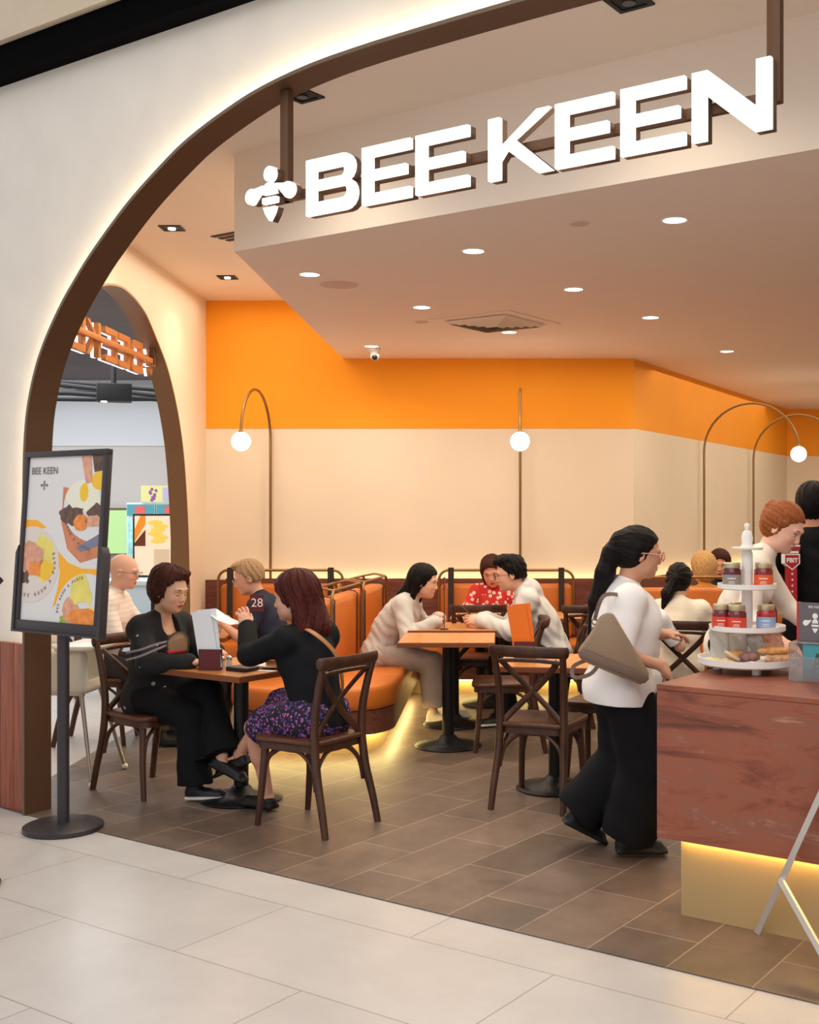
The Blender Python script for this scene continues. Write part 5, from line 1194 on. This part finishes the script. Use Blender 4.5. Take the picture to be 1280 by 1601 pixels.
# pale kiosk front
k_ = empty('kiosk_counter', (-4.2, 12.1, 0), 0, 'pale blue kiosk counter low behind the bald man', 'counter')
MB().rbox((-1.9, 0, 0), (1.1, .5, .86), .01).build('body', mat('kiosk_pale_blue', (206, 222, 230), .6), k_); MB().box((-1.92, -.02, .86), (1.12, .52, .9)).build('top', mat('kiosk_top_white', (226, 228, 230), .5), k_)

# ------------------------------------------------------------ poster stand
M_gun = mat('gunmetal_powder_coat', (66, 62, 66), .42, .5)
ps = empty('poster_stand', (-2.228, 5.97, 0), UANG, 'grey floor-standing poster frame with cafe food poster by the arch', 'poster stand')
MB().lathe([(.197, 0), (.197, .020), (.185, .026), (.03, .034)], 48).build('base', M_gun, ps, smooth=30)
MB().cyl(.030, .03, 1.02, 24).build('pole', M_gun, ps)
TT = Matrix.Translation((0, -.035, 1.005))@Matrix.Rotation(R(-4), 4, 'X')      # local: x across, z up, front -y
W2, HT = .338, .93
fr_ = MB()
fr_.box((-W2, -.02, 0), (W2, .015, .052), TT).box((-W2, -.02, HT-.030), (W2, .015, HT), TT).box((-W2, -.02, .052), (-W2+.030, .015, HT-.03), TT).box((W2-.030, -.02, .052), (W2, .015, HT-.03), TT)
fo = fr_.build('frame', M_gun, ps, bevel=.002)
MB().box((-W2+.01, .005, .01), (W2-.01, .018, HT-.01), TT).build('back_panel', M_gun, ps)
b = MB()
for s_ in (-1, 1): b.add([TT@Vector(q) for q in [(s_*W2, -.024, -.0), (s_*(W2+.022), -.024, -.0), (s_*(W2+.022), -.024, .40), (s_*W2, -.024, .44), (s_*W2, .02, 0), (s_*(W2+.022), .02, 0), (s_*(W2+.022), .02, .40), (s_*W2, .02, .44)]], [(0, 1, 2, 3), (4, 5, 6, 7), (0, 4, 5, 1), (1, 5, 6, 2), (2, 6, 7, 3), (3, 7, 4, 0)])
b.box((-W2-.022, -.024, -.012), (W2+.022, .02, .0), TT); b.build('holder_bracket', M_gun, ps)
PW, PH = W2-.030, HT-.082
def flat(name, polys, layer, m, parent, sx=1, sz=1):
    me = curve_mesh([clip_poly(q) for q in polys if len(clip_poly(q)) > 2], .0005, m, TT@Matrix.Translation((0, -.006-layer*.0006, .052))@Matrix.Rotation(PI/2, 4, 'X'))
    o = bpy.data.objects.new(name, me); C.objects.link(o); o.parent = parent; return o
def clip_poly(P, x0=None, x1=None, y0=0.0, y1=None):
    x0 = -PW if x0 is None else x0; x1 = PW if x1 is None else x1; y1 = PH if y1 is None else y1
    for ax, lim, sg in ((0, x0, 1), (0, x1, -1), (1, y0, 1), (1, y1, -1)):
        out = []
        for i in range(len(P)):
            a = P[i-1]; c_ = P[i]; ia = sg*(a[ax]-lim) >= 0; ic = sg*(c_[ax]-lim) >= 0
            if ia != ic:
                t = (lim-a[ax])/(c_[ax]-a[ax]); out.append((a[0]+(c_[0]-a[0])*t, a[1]+(c_[1]-a[1])*t))
            if ic: out.append(c_)
        P = out
        if not P: return []
    return P
# poster px frame: u 0..1 left-right, v 0..1 top-bottom
def uv(u, v): return (-PW+2*PW*u, PH*(1-v))
def blob(u, v, ru, rv, n=40, wob=0, seed=0, a0=0):
    random.seed(seed); ph = random.random()*6
    return [uv(u+ru*math.cos(t)*(1+wob*math.sin(3*t+ph)+wob*.6*math.sin(7*t+ph*2)), v+rv*math.sin(t)*(1+wob*math.sin(4*t+ph)+wob*.5*math.sin(9*t))) for t in [2*PI*k/n+a0 for k in range(n)]]
po = flat('poster', [[(-PW, 0), (PW, 0), (PW, PH), (-PW, PH)]], 0, mat('poster_paper', (226, 224, 224), .35), ps)
P_or = mat('print_amber', (252, 178, 16), .35); P_pl = mat('print_pale_plate', (224, 224, 226), .35); P_pk = mat('print_pinkish_plate', (226, 214, 206), .35); P_br = mat('print_brown', (206, 128, 88), .35, var=.2, scale=12)
P_eg = mat('print_egg_white', (238, 236, 216), .35); P_yo = mat('print_yolk', (246, 196, 40), .35); P_dk = mat('print_dark_food', (96, 66, 54), .35, var=.5, scale=40); P_to = mat('print_orange_food', (240, 140, 50), .35, var=.2, scale=30)
P_bl = mat('print_slate', (120, 124, 150), .35); P_ye = mat('print_sauce_yellow', (236, 220, 110), .35, var=.12, scale=12); P_gr = mat('print_green', (150, 176, 60), .35, var=.3, scale=40); P_pi = mat('print_ham_pink', (222, 160, 130), .35, var=.2, scale=30); P_tx = mat('print_grey_text', (110, 106, 108), .4)
def pr_(nm, polys, l, m): return flat(nm, polys, l, m, po)
pr_('amber_swirl', [[uv(0, .385), uv(.15, .385), uv(.28, .43), uv(.15, .45), uv(0, .50)], [uv(.42, .56), uv(.55, .66), uv(.75, .71), uv(1, .71), uv(1, .60+.18), uv(.70, .78), uv(.55, .86), uv(.42, .98), uv(.30, .92), uv(.48, .74)][0:0]+[uv(.44, .565), uv(.60, .64), uv(.78, .672), uv(1.0, .672), uv(1.0, .755), uv(.80, .765), uv(.62, .815), uv(.43, .915), uv(.48, .80), uv(.50, .70)]], 1, P_or)
pr_('upper_print', [[uv(.48, .185), uv(.66, .20), uv(1.0, .16), uv(1.0, .60), uv(.76, .64), uv(.58, .56), uv(.48, .40)]], 1, P_br)
pr_('plate_rim', [blob(.92, .30, .42, .215)], 2, P_pl); pr_('slate', [[uv(.70, .55), uv(1, .46), uv(1, .53), uv(.75, .575)]], 3, P_bl)
pr_('egg', [blob(.76, .24, .22, .10, wob=.07, seed=2)], 4, P_eg); pr_('yolk', [blob(.76, .22, .055, .055)], 5, P_yo)
pr_('greens', [blob(.62, .36, .15, .06, wob=.2, seed=5), blob(.98, .35, .14, .07, wob=.2, seed=6)], 5, P_dk); pr_('carrot', [blob(.74, .40, .09, .05, wob=.06)], 6, P_to); pr_('bacon', [blob(.90, .39, .10, .035, wob=.1)], 6, P_pi)
pr_('juice', [blob(.95, .15, .10, .055)], 5, P_yo); pr_('fork', [[uv(.70, 0), uv(.82, 0), uv(.86, .16), uv(.78, .17)]], 5, P_pi); pr_('drink', [[uv(.84, 0), uv(1, 0), uv(1, .09), uv(.88, .10)]], 4, P_dk)
pr_('plate', [blob(.10, .66, .38, .235)], 2, P_pk); pr_('toast', [blob(.10, .62, .17, .10, wob=.08, seed=9)], 4, P_pi); pr_('sauce', [blob(.26, .62, .14, .14, wob=.1, seed=10)], 3, P_ye); pr_('yolk_spill', [blob(.30, .69, .12, .06, wob=.1, seed=11)], 4, P_yo); pr_('orange_slab', [[uv(.08, .645), uv(.24, .645), uv(.24, .73), uv(.08, .72)]], 5, P_to); pr_('herb', [blob(.02, .74, .07, .04, wob=.2)], 5, P_dk)
pr_('lower_plate', [blob(.86, .96, .40, .26)], 1.5, P_pl); pr_('hollandaise', [blob(.78, .83, .14, .125, wob=.09, seed=14), blob(.84, .93, .14, .06, wob=.1, seed=4)], 4, P_ye); pr_('muffin', [blob(.84, .955, .20, .05, wob=.08, seed=15)], 5, P_to); pr_('ham', [blob(.66, .93, .10, .075, wob=.15, seed=16)], 4.5, P_pi); pr_('leaf', [blob(.66, .99, .12, .045, wob=.2, seed=17)], 4, P_gr); pr_('base_bun', [blob(.86, 1.0, .20, .045, wob=.1, seed=18)], 4.2, P_br)
TX = TT@Matrix.Translation((0, -.0106, .052))@Matrix.Rotation(PI/2, 4, 'X')
def ptxt(s_, u, v, size, ang=0):
    x, y = uv(u, v); return text('poster_lettering', s_, size, P_tx, po, TX@Matrix.Translation((x, y, 0))@Matrix.Rotation(ang, 4, 'Z'), .0004)
ptxt('BEE KEEN', .22, .085, .052)
flat('bee_mark', [[(x*.9-PW+2*PW*.22, y*.9+PH*(1-.175)) for x, y in q] for q in bee_polys(.055)], 3, P_tx, po)
def arc_text(s_, u, v, ru, rv, a0, a1, size):
    obs = []
    for i, chx in enumerate(s_):
        if chx == ' ': continue
        t = a0+(a1-a0)*i/(len(s_)-1); x, y = uv(u+ru*math.cos(t), v+rv*math.sin(t)); x2, y2 = uv(u+ru*math.cos(t+.02*(1 if a1 > a0 else -1)), v+rv*math.sin(t+.02*(1 if a1 > a0 else -1)))
        obs.append(text('t', chx, size, P_tx, po, TX@Matrix.Translation((x, y, 0))@Matrix.Rotation(math.atan2(y2-y, x2-x), 4, 'Z'), .0004))
    for o in obs: o.name = 'poster_letter'
arc_text('BEE KEEN A PLATE', .10, .655, .33, .195, PI*.60, -.35, .026)
arc_text('BEE KEEN A PLATE', .86, .95, .36, .225, PI*1.02, PI*1.45, .022)
arc_text('BEE KEEN A PLATE', .92, .30, .40, .26, PI*.98, PI*.55, .022)

# edge of a small black table-top sign at the far left
e = empty('menu_lectern', (-2.27, 5.02, 0), UANG, 'black framed menu board edge poking in at the left border', 'menu stand')
MB().rbox((-.17, -.012, -.11), (.10, .012, .11), .004, Matrix.Translation((0, 0, 1.26))@Matrix.Rotation(R(-50), 4, 'X')).build('frame', M_black, e); MB().box((-.15, -.014, -.09), (.08, -.0125, .09), Matrix.Translation((0, 0, 1.26))@Matrix.Rotation(R(-50), 4, 'X')).build('sheet', mat('poster_paper', (226, 224, 224)), e)
MB().cyl(.015, 0, 1.25, 12, Matrix.Translation((-.04, 0, 0))).build('post', M_black, e); MB().cyl(.14, 0, .015, 24, Matrix.Translation((-.04, 0, 0))).build('foot', M_black, e)

# high chair
hc = empty('high_chair', (-2.64, 7.10, 0), -.05, 'white plastic child high chair with splayed metal legs behind the poster stand', 'high chair')
M_pl = mat('white_plastic_glossy', (236, 232, 222), .3)
S = Solid(.006); S.box((0, 0, .66), (.19, .17, .14), None, .05, .01); S.box((.03, 0, .75), (.16, .125, .16), None, .04, .01, 's'); S.build('seat_shell', M_pl, hc)
MB().rbox((-.16, -.19, .80), (-.12, .19, .93), .018).build('back', M_pl, hc)
MB().rbox((.02, -.215, .795), (.27, .215, .825), .012).build('tray', M_pl, hc)
for sx in (-1, 1):
    for sy in (-1, 1):
        L_ = MB().tube([(sx*.15, sy*.13, .58), (sx*.27, sy*.26, .03)], .0125, 12, scales=[1.15, .85]).build('leg', mat('brushed_aluminium', (176, 170, 164), .35, .85), hc)
        MB().ball((sx*.272, sy*.262, .02), .02, 12).build('foot', M_pl, L_)
# ------------------------------------------------------------ things on the tables
M_burg = mat('burgundy_holder', (92, 26, 30), .5); M_card = mat('menu_white', (232, 236, 242), .5); M_cardo = mat('menu_orange', (240, 120, 24), .5)
def menu_holder(loc, rz, m, label, both=False, tilt=10):
    root = empty('menu_holder', loc, rz, label, 'menu', None)
    MB().prism([(-.062, -.012), (.062, -.012), (.062, .030), (-.062, .030)], 0, .008).box((-.062, -.008, .006), (.062, -.003, .115)).box((-.062, .020, .006), (.062, .025, .115)).box((-.062, -.008, .006), (-.057, .025, .115)).build('holder', M_burg, root)
    T_ = Matrix.Translation((0, .004, .01))@Matrix.Rotation(R(-tilt*.95), 4, 'Y')
    MB().box((-.055, -.001, 0), (.055, .001, .32), T_).build('menu_card', m, root); 
    T_ = Matrix.Translation((.010, .012, .01))@Matrix.Rotation(R(-tilt*.6), 4, 'Y')
    MB().box((-.055, -.001, 0), (.055, .001, .325), T_).build('menu_card', m, root)
    return root
TZ = .7505
menu_holder((-1.585, 6.40, TZ), -.12, M_card, 'white menu cards in a burgundy holder between the two women in black')
menu_holder((.150, 6.78, TZ), -.06, M_cardo, 'bright orange menu cards in a holder, beside the empty chair')
M_glass = mat('clear_glass', (235, 240, 240), .05, trans=.9); M_steel = mat('shaker_steel', (190, 186, 180), .25, .9)
def shaker(x, y, z, m, label, group):
    r = empty('salt_shaker' if m is None else 'pepper_shaker', (x, y, z), 0, label, 'shaker', group)
    MB().lathe([(.016, 0), (.018, .01), (.014, .045)], 16).build('glass', mat('shaker_glass', (206, 202, 196) if m is None else (96, 74, 60), .2), r); MB().lathe([(.015, .045), (.015, .06), (.006, .07), (0, .071)], 16).build('cap', M_steel, r); return r
shaker(-1.530, 6.455, TZ, None, 'salt shaker with pale contents just right of the white menu', 'condiments on the near table'); shaker(-1.500, 6.495, TZ, 1, 'pepper shaker with dark contents just right of the white menu', 'condiments on the near table')
shaker(.235, 6.83, TZ, None, 'salt shaker with pale contents just right of the orange menu', 'condiments on the orange menu table'); shaker(.262, 6.86, TZ, 1, 'pepper shaker with dark contents just right of the orange menu', 'condiments on the orange menu table')
shaker(-2.03, 8.46, TZ, 1, 'dark pepper shaker in front of the grey-haired man', None)
o = MB().rbox((-.075, -.055, 0), (.075, .055, .022), .006, Matrix.Translation((-1.405, 6.395, TZ))@Matrix.Rotation(UANG+.05, 4, 'Z')).build('wallet', mat('black_leather', (26, 22, 24), .45)); tag(o, 'black leather bill folder lying at the near table\'s front corner', 'wallet')
b = MB().box((-.05, -.02, 0), (.05, .02, .002), Matrix.Translation((-1.27, 6.375, TZ))@Matrix.Rotation(UANG+.2, 4, 'Z')); tag(b.build('napkin', mat('paper_white', (240, 238, 234), .7)), 'white paper napkin lying beside the black bill folder', 'napkin')
# plate with burger
pl = empty('dinner_plate', (-1.245, 6.50, TZ), 0, 'white plate in front of the auburn-haired woman', 'plate'); MB().lathe([(.0, .004), (.06, .004), (.085, .012), (.105, .018), (.106, .021), (.085, .016), (.06, .008), (0, .008)], 36, cap=False).build('dish', mat('porcelain', (240, 238, 236), .2), pl)
bu = empty('burger', (-1.255, 6.505, TZ+.009), 0, 'half-eaten burger on the white plate', 'food')
S = Solid(.003); S.ell((0, 0, .045), (.048, .045, .028), None, .01); S.cut((0, 0, .032), (0, 0, -1)); S.build('top_bun', mat('bun_brown', (196, 128, 72), .5, var=.15), bu)
S = Solid(.003); S.ell((0, 0, .010), (.046, .044, .012), None, .005); S.build('bottom_bun', mat('bun_brown', (196, 128, 72)), bu)
S = Solid(.003); S.ell((.0, 0, .023), (.05, .047, .010), None, .005); S.wob = (.002, 160); S.build('filling', mat('burger_filling', (120, 74, 40), .6, var=.4, scale=50), bu)
# sheet of paper in the auburn-haired woman's hands
def sheet(name, a, b_, w_, m, label, cat):
    a = Vector(a); b_ = Vector(b_); d = (b_-a).normalized(); sd = d.cross(Vector((0, 0, 1))).normalized()*w_/2; mid = (a+b_)/2+Vector((0, 0, -.012)); P = []
    for q in (a, (a+mid)/2, mid, (b_+mid)/2, b_): P += [q-sd, q+sd]
    P2 = [q+Vector((0, 0, .0015)) for q in P]; n = len(P); fs = []
    for i in range(0, n-2, 2): fs += [(i, i+1, i+3, i+2), (n+i, n+i+2, n+i+3, n+i+1)]
    fs += [(0, n, n+1, 1), (n-2, n-1, 2*n-1, 2*n-2)]
    for i in range(0, n-2, 2): fs += [(i, i+2, n+i+2, n+i), (i+1, n+i+1, n+i+3, i+3)]
    return tag(MB().add(P+P2, fs).build(name, m, smooth=0), label, cat)
sheet('paper_sheet', (-1.60, 6.47, 1.075), (-1.43, 6.38, 1.005), .11, mat('paper_white', (240, 238, 234)), 'white sheet of paper in the auburn-haired woman\'s raised hand', 'paper')
sheet('paper_sheet', (-2.13, 8.24, .905), (-1.99, 8.25, .86), .20, mat('paper_white', (240, 238, 234)), 'white sheet of paper in the grey-haired man\'s hands', 'paper')
# table numbers
def number_stand(loc, rz, label, num=None):
    r = empty('table_number_stand', loc, rz, label, 'table number', None)
    MB().cyl(.032, 0, .005, 24).build('foot', M_black, r); MB().tube([(0, 0, .004), (0, 0, .30)], .003, 8).build('rod', M_black, r)
    MB().tube([(.012*math.cos(a), 0, .31+.022*math.sin(a)) for a in [2*PI*k/14 for k in range(14)]], .0025, 6, closed=True, up=(0, 1, 0)).build('clip', M_black, r)
    c_ = MB().box((-.040, -.003, .285), (.040, .002, .385)).build('card', M_burg, r)
    if num: text('card_number', num, .072, mat('paper_white', (240, 238, 234)), c_, Matrix.Translation((0, -.004, .335))@Matrix.Rotation(PI/2, 4, 'X'), .0004)
    return r
number_stand((-1.415, 6.83, TZ), 0, 'burgundy table number 28 on a thin rod on the nearest table', '28')
number_stand((-.405, 8.62, TZ), R(86), 'table number card seen edge-on between the grey-clad woman and hooded man')
ph = MB().rbox((-.036, -.004, -.075), (.036, .004, .075), .003, Matrix.Translation((-.235, 8.79, .865))@Matrix.Rotation(R(-50), 4, 'Y')@Matrix.Rotation(R(90), 4, 'Z')).build('phone', mat('phone_black', (18, 18, 22), .2)); tag(ph, 'black phone held in the hooded man\'s hand', 'phone')
# sunglasses on the near table's left edge
b = MB()
for s_ in (-1, 1): b.ball((s_*.032, 0, .018), .024, 12, sc=(1, .12, .75))
b.box((-.01, -.002, .02), (.01, .002, .026)); b.tube([(-.056, 0, .026), (-.05, .11, .012)], .002, 6); b.tube([(.056, 0, .026), (.05, .11, .012)], .002, 6)
o = b.build('sunglasses', mat('black_glossy', (16, 14, 18), .12)); o.location = (-1.665, 6.52, TZ); o.rotation_euler = (0, 0, .4); tag(o, 'black sunglasses lying by the hand of the woman in the black cardigan', 'sunglasses')
# her clutch with straps
cb = empty('clutch_bag', (-1.795, 6.50, 0), R(20), 'small tan and red clutch bag with grey straps held at her waist', 'bag')
S = Solid(.0035); S.box((0, 0, .875), (.050, .018, .045), rotm(0, -.25), .016, .01); S.ell((.012, 0, .895), (.045, .018, .05), None, .02); S.build('pouch', mat('clutch_tan', (150, 112, 80), .5, var=.15), cb)
S = Solid(.0035); S.box((-.002, 0, .845), (.050, .0195, .014), rotm(0, -.1), .010, .01); S.build('red_base', mat('clutch_red', (196, 30, 30), .45), cb)
MB().tube([Vector((.008+.058*math.cos(a), -.012, .885+.064*math.sin(a))) for a in [PI*1.05*k/12-.1 for k in range(13)]], .004, 6, up=(0, 1, 0)).build('rim', mat('dark_zip', (54, 44, 46), .4), cb)
for k in range(2): MB().sweep(catmull([(-.055, -.01, .90-.02*k), (-.12, -.05, .89-.03*k), (-.20, -.06, .865-.035*k), (-.27, -.03, .85-.04*k)], 5), [(-.006, -.0015), (.006, -.0015), (.006, .0015), (-.006, .0015)], up=(0, -1, .2)).build('strap', mat('grey_strap', (128, 116, 122), .5), cb)
# back tables
for x, y, lab in ((-.16, 9.72, 'small plate of food before the woman in the red floral blouse'), (-2.30, 8.20, 'small plate of food in front of the bald man')):
    e = empty('side_plate', (x, y, TZ), 0, lab, 'plate'); MB().lathe([(0, .004), (.05, .004), (.08, .014), (.078, .017), (.05, .008), (0, .008)], 28, cap=False).build('dish', mat('porcelain', (240, 238, 236)), e)
    S = Solid(.004); S.ell((0, 0, .015), (.045, .035, .022), None, .01); S.wob = (.004, 120); S.build('food', mat('fried_food', (190, 120, 60), .6, var=.3, scale=40), e)

# ------------------------------------------------------------ on the counter
CTZ = CT+.0005
def con(s_, c_, z=0): return fp(KS+s_, KC+c_, z)
tx, ty = 1.075, 5.06
ts = empty('tiered_stand', (tx, ty, CTZ), UANG, 'white three-tier display stand of jars and pastries on the counter', 'display stand')
M_ws = mat('white_painted_metal', (240, 236, 232), .35)
for k in range(3):
    a = 2*PI*k/3+PI*1.05; MB().box((.13*math.cos(a)-.014, .13*math.sin(a)-.014, 0), (.13*math.cos(a)+.014, .13*math.sin(a)+.014, .032)).build('foot', M_ws, ts)
MB().lathe([(0, .030), (.205, .030), (.212, .036), (.212, .062), (.206, .062), (.204, .042), (0, .042)], 56).build('tray', M_ws, ts, smooth=30)
MB().lathe([(0, .176), (.158, .176), (.163, .180), (.163, .200), (.158, .200), (.156, .186), (0, .186)], 48).build('tray', M_ws, ts, smooth=30)
MB().lathe([(0, .355), (.122, .355), (.127, .359), (.127, .379), (.122, .379), (.120, .365), (0, .365)], 44).build('tray', M_ws, ts, smooth=30)
MB().lathe([(0, .525), (.064, .525), (.068, .530), (.068, .536), (0, .536)], 36).build('top_disc', M_ws, ts, smooth=30)
MB().lathe([(.020, .04), (.022, .10), (.018, .176), (.024, .20), (.024, .34), (.020, .355), (.024, .38), (.024, .51), (.018, .525)], 24, cap=False).build('column', M_ws, ts, smooth=60)
MB().lathe([(.030, .536), (.022, .55), (.026, .575), (.020, .60), (.008, .61), (.012, .622), (.012, .635), (0, .642)], 24).build('finial', M_ws, ts, smooth=60)
jm = {'red': (226, 70, 44), 'orange': (232, 96, 44), 'blue': (150, 178, 214), 'grey': (150, 140, 134)}
def jar(loc, lc, label, jam=(120, 20, 30)):
    r = empty('jam_jar', loc, UANG+.35, label, 'jar', 'jam jars on the tiered stand')
    MB().lathe([(.036, 0), (.040, .004), (.040, .072), (.034, .080), (.034, .084)], 28).build('jar', mat('jam_%d' % jam[0], jam, .12, spec=.6), r, smooth=50)
    lb = MB().lathe([(.0408, .008), (.0408, .054)], 28, cap=False).build('label', mat('label_'+lc, jm[lc], .5), r)
    MB().lathe([(.035, .082), (.036, .084), (.036, .102), (.034, .105), (0, .105)], 28).build('lid', mat('jar_lid_gold', (206, 196, 160), .3, .7), r, smooth=30)
    MB().box((-.018, -.0415, .036), (.018, -.0385, .040)).box((-.012, -.0416, .022), (.012, -.0395, .025)).box((-.015, -.0416, .015), (.015, -.0392, .017)).build('label_lines', mat('label_ink', (240, 230, 226), .5), lb)
    return r
z2 = CTZ+.1865; z3 = CTZ+.3655
def off2(x, y): return tx+x, ty+y
jar(off2(-.118, -.035)+(z2,), 'red', 'jam jar with red label at the far left of the middle tier', (110, 20, 34)); jar(off2(-.062, -.085)+(z2,), 'red', 'jam jar with red label in front on the middle tier, second from left', (110, 20, 34))
jar(off2(.068, -.06)+(z2,), 'blue', 'jam jar with pale blue label on the middle tier', (176, 30, 30)); jar(off2(-.02, .09)+(z2,), 'red', 'jam jar at the back of the middle tier, mostly hidden', (110, 20, 34))
jar(off2(-.072, -.03)+(z3,), 'grey', 'jam jar with grey label on the upper tier', (90, 24, 44)); jar(off2(.062, -.04)+(z3,), 'orange', 'jam jar with orange-red label on the upper tier, right', (130, 20, 30))
# pastries and wrapped cookies on the bottom tray
random.seed(11); zt = CTZ+.0425
def food(name, x, y, z, r, m, label, rz=0, pitch=0, wob=(.002, 120), cat='pastry', group=None):
    Mx = rotm(rz, pitch); S = Solid(.0035); S.ell((0, 0, 0), r, Mx, .01); S.wob = wob; o = S.build(name, m, None); o.location = (tx+x, ty+y, z); return tag(o, label, cat, group)
PB = mat('pastry_golden', (222, 160, 92), .5, var=.2, scale=40, bump=.3); PC = mat('cookie_pale', (226, 200, 160), .6, var=.15, scale=40, bump=.3); PN = mat('nut_bar', (200, 150, 110), .6, var=.4, scale=60, bump=.4); PW_ = mat('icing_white', (240, 226, 216), .4)
food('croissant', .10, -.10, zt+.055, (.085, .022, .018), PB, 'long golden pastry lying on top at the front right of the bottom tray', .1)
food('nut_pastry', .12, -.13, zt+.022, (.08, .026, .020), PN, 'nut-covered pastry at the front right edge of the bottom tray', .15)
food('cookie', -.155, -.06, zt+.010, (.042, .042, .009), mat('lemon_cookie', (236, 210, 130), .6, var=.1), 'yellow cookie at the left edge of the bottom tray')
food('cookie', -.105, -.125, zt+.012, (.040, .040, .011), PC, 'pale oat cookie front left on the bottom tray', 0, .2)
food('cookie', -.085, -.105, zt+.034, (.040, .040, .011), PC, 'pale cookie leaning on the oat cookie, front left', 0, .5)
food('iced_biscuit', .0, -.165, zt+.010, (.052, .030, .008), PW_, 'white iced flat biscuit at the front centre of the bottom tray', UANG)
food('brownie', -.01, -.09, zt+.028, (.045, .030, .024), mat('chocolate_swirl', (156, 110, 100), .5, var=.4, scale=30), 'chocolate swirl pastry behind the iced biscuit')
food('pastry', -.045, -.03, zt+.026, (.05, .035, .024), PB, 'golden bun in the middle of the bottom tray')
def wrap(x, y, z, w_, h_, rz, pitch, m, label):
    S = Solid(.0035); Mx = rotm(rz, pitch); S.box((0, 0, 0), (.016, w_/2, h_/2), Mx, .012, .01); S.wob = (.0035, 70); o = S.build('wrapped_cookie', m, None); o.location = (tx+x, ty+y, z); return tag(o, label, 'packet', 'cellophane packets on the bottom tray')
WP = mat('cellophane_print', (232, 234, 232), .12, var=.10, scale=60, trans=.45); WP2 = mat('cellophane_peach', (236, 178, 150), .15, var=.25, scale=30); WP3 = mat('cellophane_clear', (238, 234, 228), .10, var=.06, scale=40, trans=.5)
wrap(-.115, .02, zt+.075, .085, .14, 1.3, -.35, WP, 'clear printed packet standing left on the bottom tray'); wrap(-.04, .0, zt+.070, .09, .13, 1.0, -.5, WP3, 'clear packet leaning left of the stand column'); wrap(.09, -.01, zt+.085, .12, .11, 1.2, -.9, WP2, 'peach-coloured packet leaning right on the bottom tray'); wrap(.03, -.03, zt+.070, .08, .10, .8, -.6, WP, 'clear printed packet right of the stand column')
# acrylic holder with the bee card, brochures
M_acr = mat('acrylic', (236, 236, 240), .05, trans=.85)
sx_, sy_ = 1.255, 4.78
ac = empty('leaflet_holder', (sx_, sy_, CTZ), UANG+.05, 'clear acrylic leaflet holder with teal tree leaflets at the counter\'s right', 'leaflet holder')
MB().box((-.055, -.05, 0), (.12, .06, .004)).box((-.055, -.05, .004), (-.052, .06, .155)).box((-.055, .055, .004), (.12, .06, .155)).box((-.055, -.05, .004), (.12, -.047, .10)).build('acrylic_box', M_acr, ac)
MB().box((-.047, -.05, .155), (.12, .055, .160)).build('acrylic_lid', M_acr, ac)
for k in range(6):
    l_ = MB().box((.0, -.040+.012*k, .006), (.11, -.037+.012*k, .150)).build('leaflet', mat('teal_leaflet', (70, 156, 166), .5), ac)
    if k == 0:
        b = MB(); random.seed(5)
        for j in range(26):
            t = random.random(); wd = .034*(1-t); b.ball((.060+(random.random()*2-1)*wd, -.042, .030+.085*t), .006, 6, sc=(1, .25, .8))
        b.build('tree_print', mat('tree_print_green', (52, 84, 70), .6, var=.5, scale=80), l_)
        MB().box((.01, -.0415, .008), (.10, -.0402, .020)).build('leaflet_red_edge', mat('leaflet_red', (170, 30, 60), .5), l_)
bc = empty('bee_card', (sx_+.01, sy_, CTZ+.162), UANG+.05, 'grey counter card with white bee emblem on the acrylic holder', 'card')
MB().box((-.038, -.004, 0), (.10, .004, .155)).build('card', mat('card_grey', (104, 98, 102), .5), bc)
MB().box((-.046, -.005, 0), (-.038, .030, .155)).build('card_edge', mat('card_red_edge', (190, 46, 44), .5), bc)
me = curve_mesh(bee_polys(.082)[:1], .001, mat('paper_white', (240, 238, 234)), Matrix.Translation((.030, -.0045, .075))@Matrix.Rotation(PI/2, 4, 'X')); bt = bmesh.new()
for q in bee_polys(.082): bt.from_mesh(curve_mesh([q], .001, mat('paper_white', (240, 238, 234)), Matrix.Translation((.030, -.0045, .070))@Matrix.Rotation(PI/2, 4, 'X')))
bt.to_mesh(me); o = bpy.data.objects.new('bee_emblem', me); C.objects.link(o); o.parent = bc
text('card_lettering', 'BEE KEEN', .013, mat('paper_white', (240, 238, 234)), bc, Matrix.Translation((.030, -.0045, .138))@Matrix.Rotation(PI/2, 4, 'X'), .0004)

# ------------------------------------------------------------ folding white easel at the right border
af = empty('folding_easel', fp(KS+.36, KC-.05), UANG, 'white metal folding easel leg crossing the counter plinth at the right edge', 'easel')
M_al = mat('white_aluminium', (214, 210, 206), .35, .5)
def leg_(a, b_, nm='leg'): return MB().sweep([a, b_], [(-.011, -.007), (.011, -.007), (.011, .007), (-.011, .007)], up=(0, 1, 0)).build(nm, M_al, af)
leg_((.05, .08, .004), (.50, -.14, .92)); leg_((.95, -.36, .004), (.52, -.15, .92)); leg_((1.10, .06, .004), (.54, -.13, .92)); leg_((.165, .018, .245), (.50, -.32, .03), 'cross_brace')
MB().box((.42, -.19, .50), (1.05, -.17, 1.02)).build('board', M_card, af)
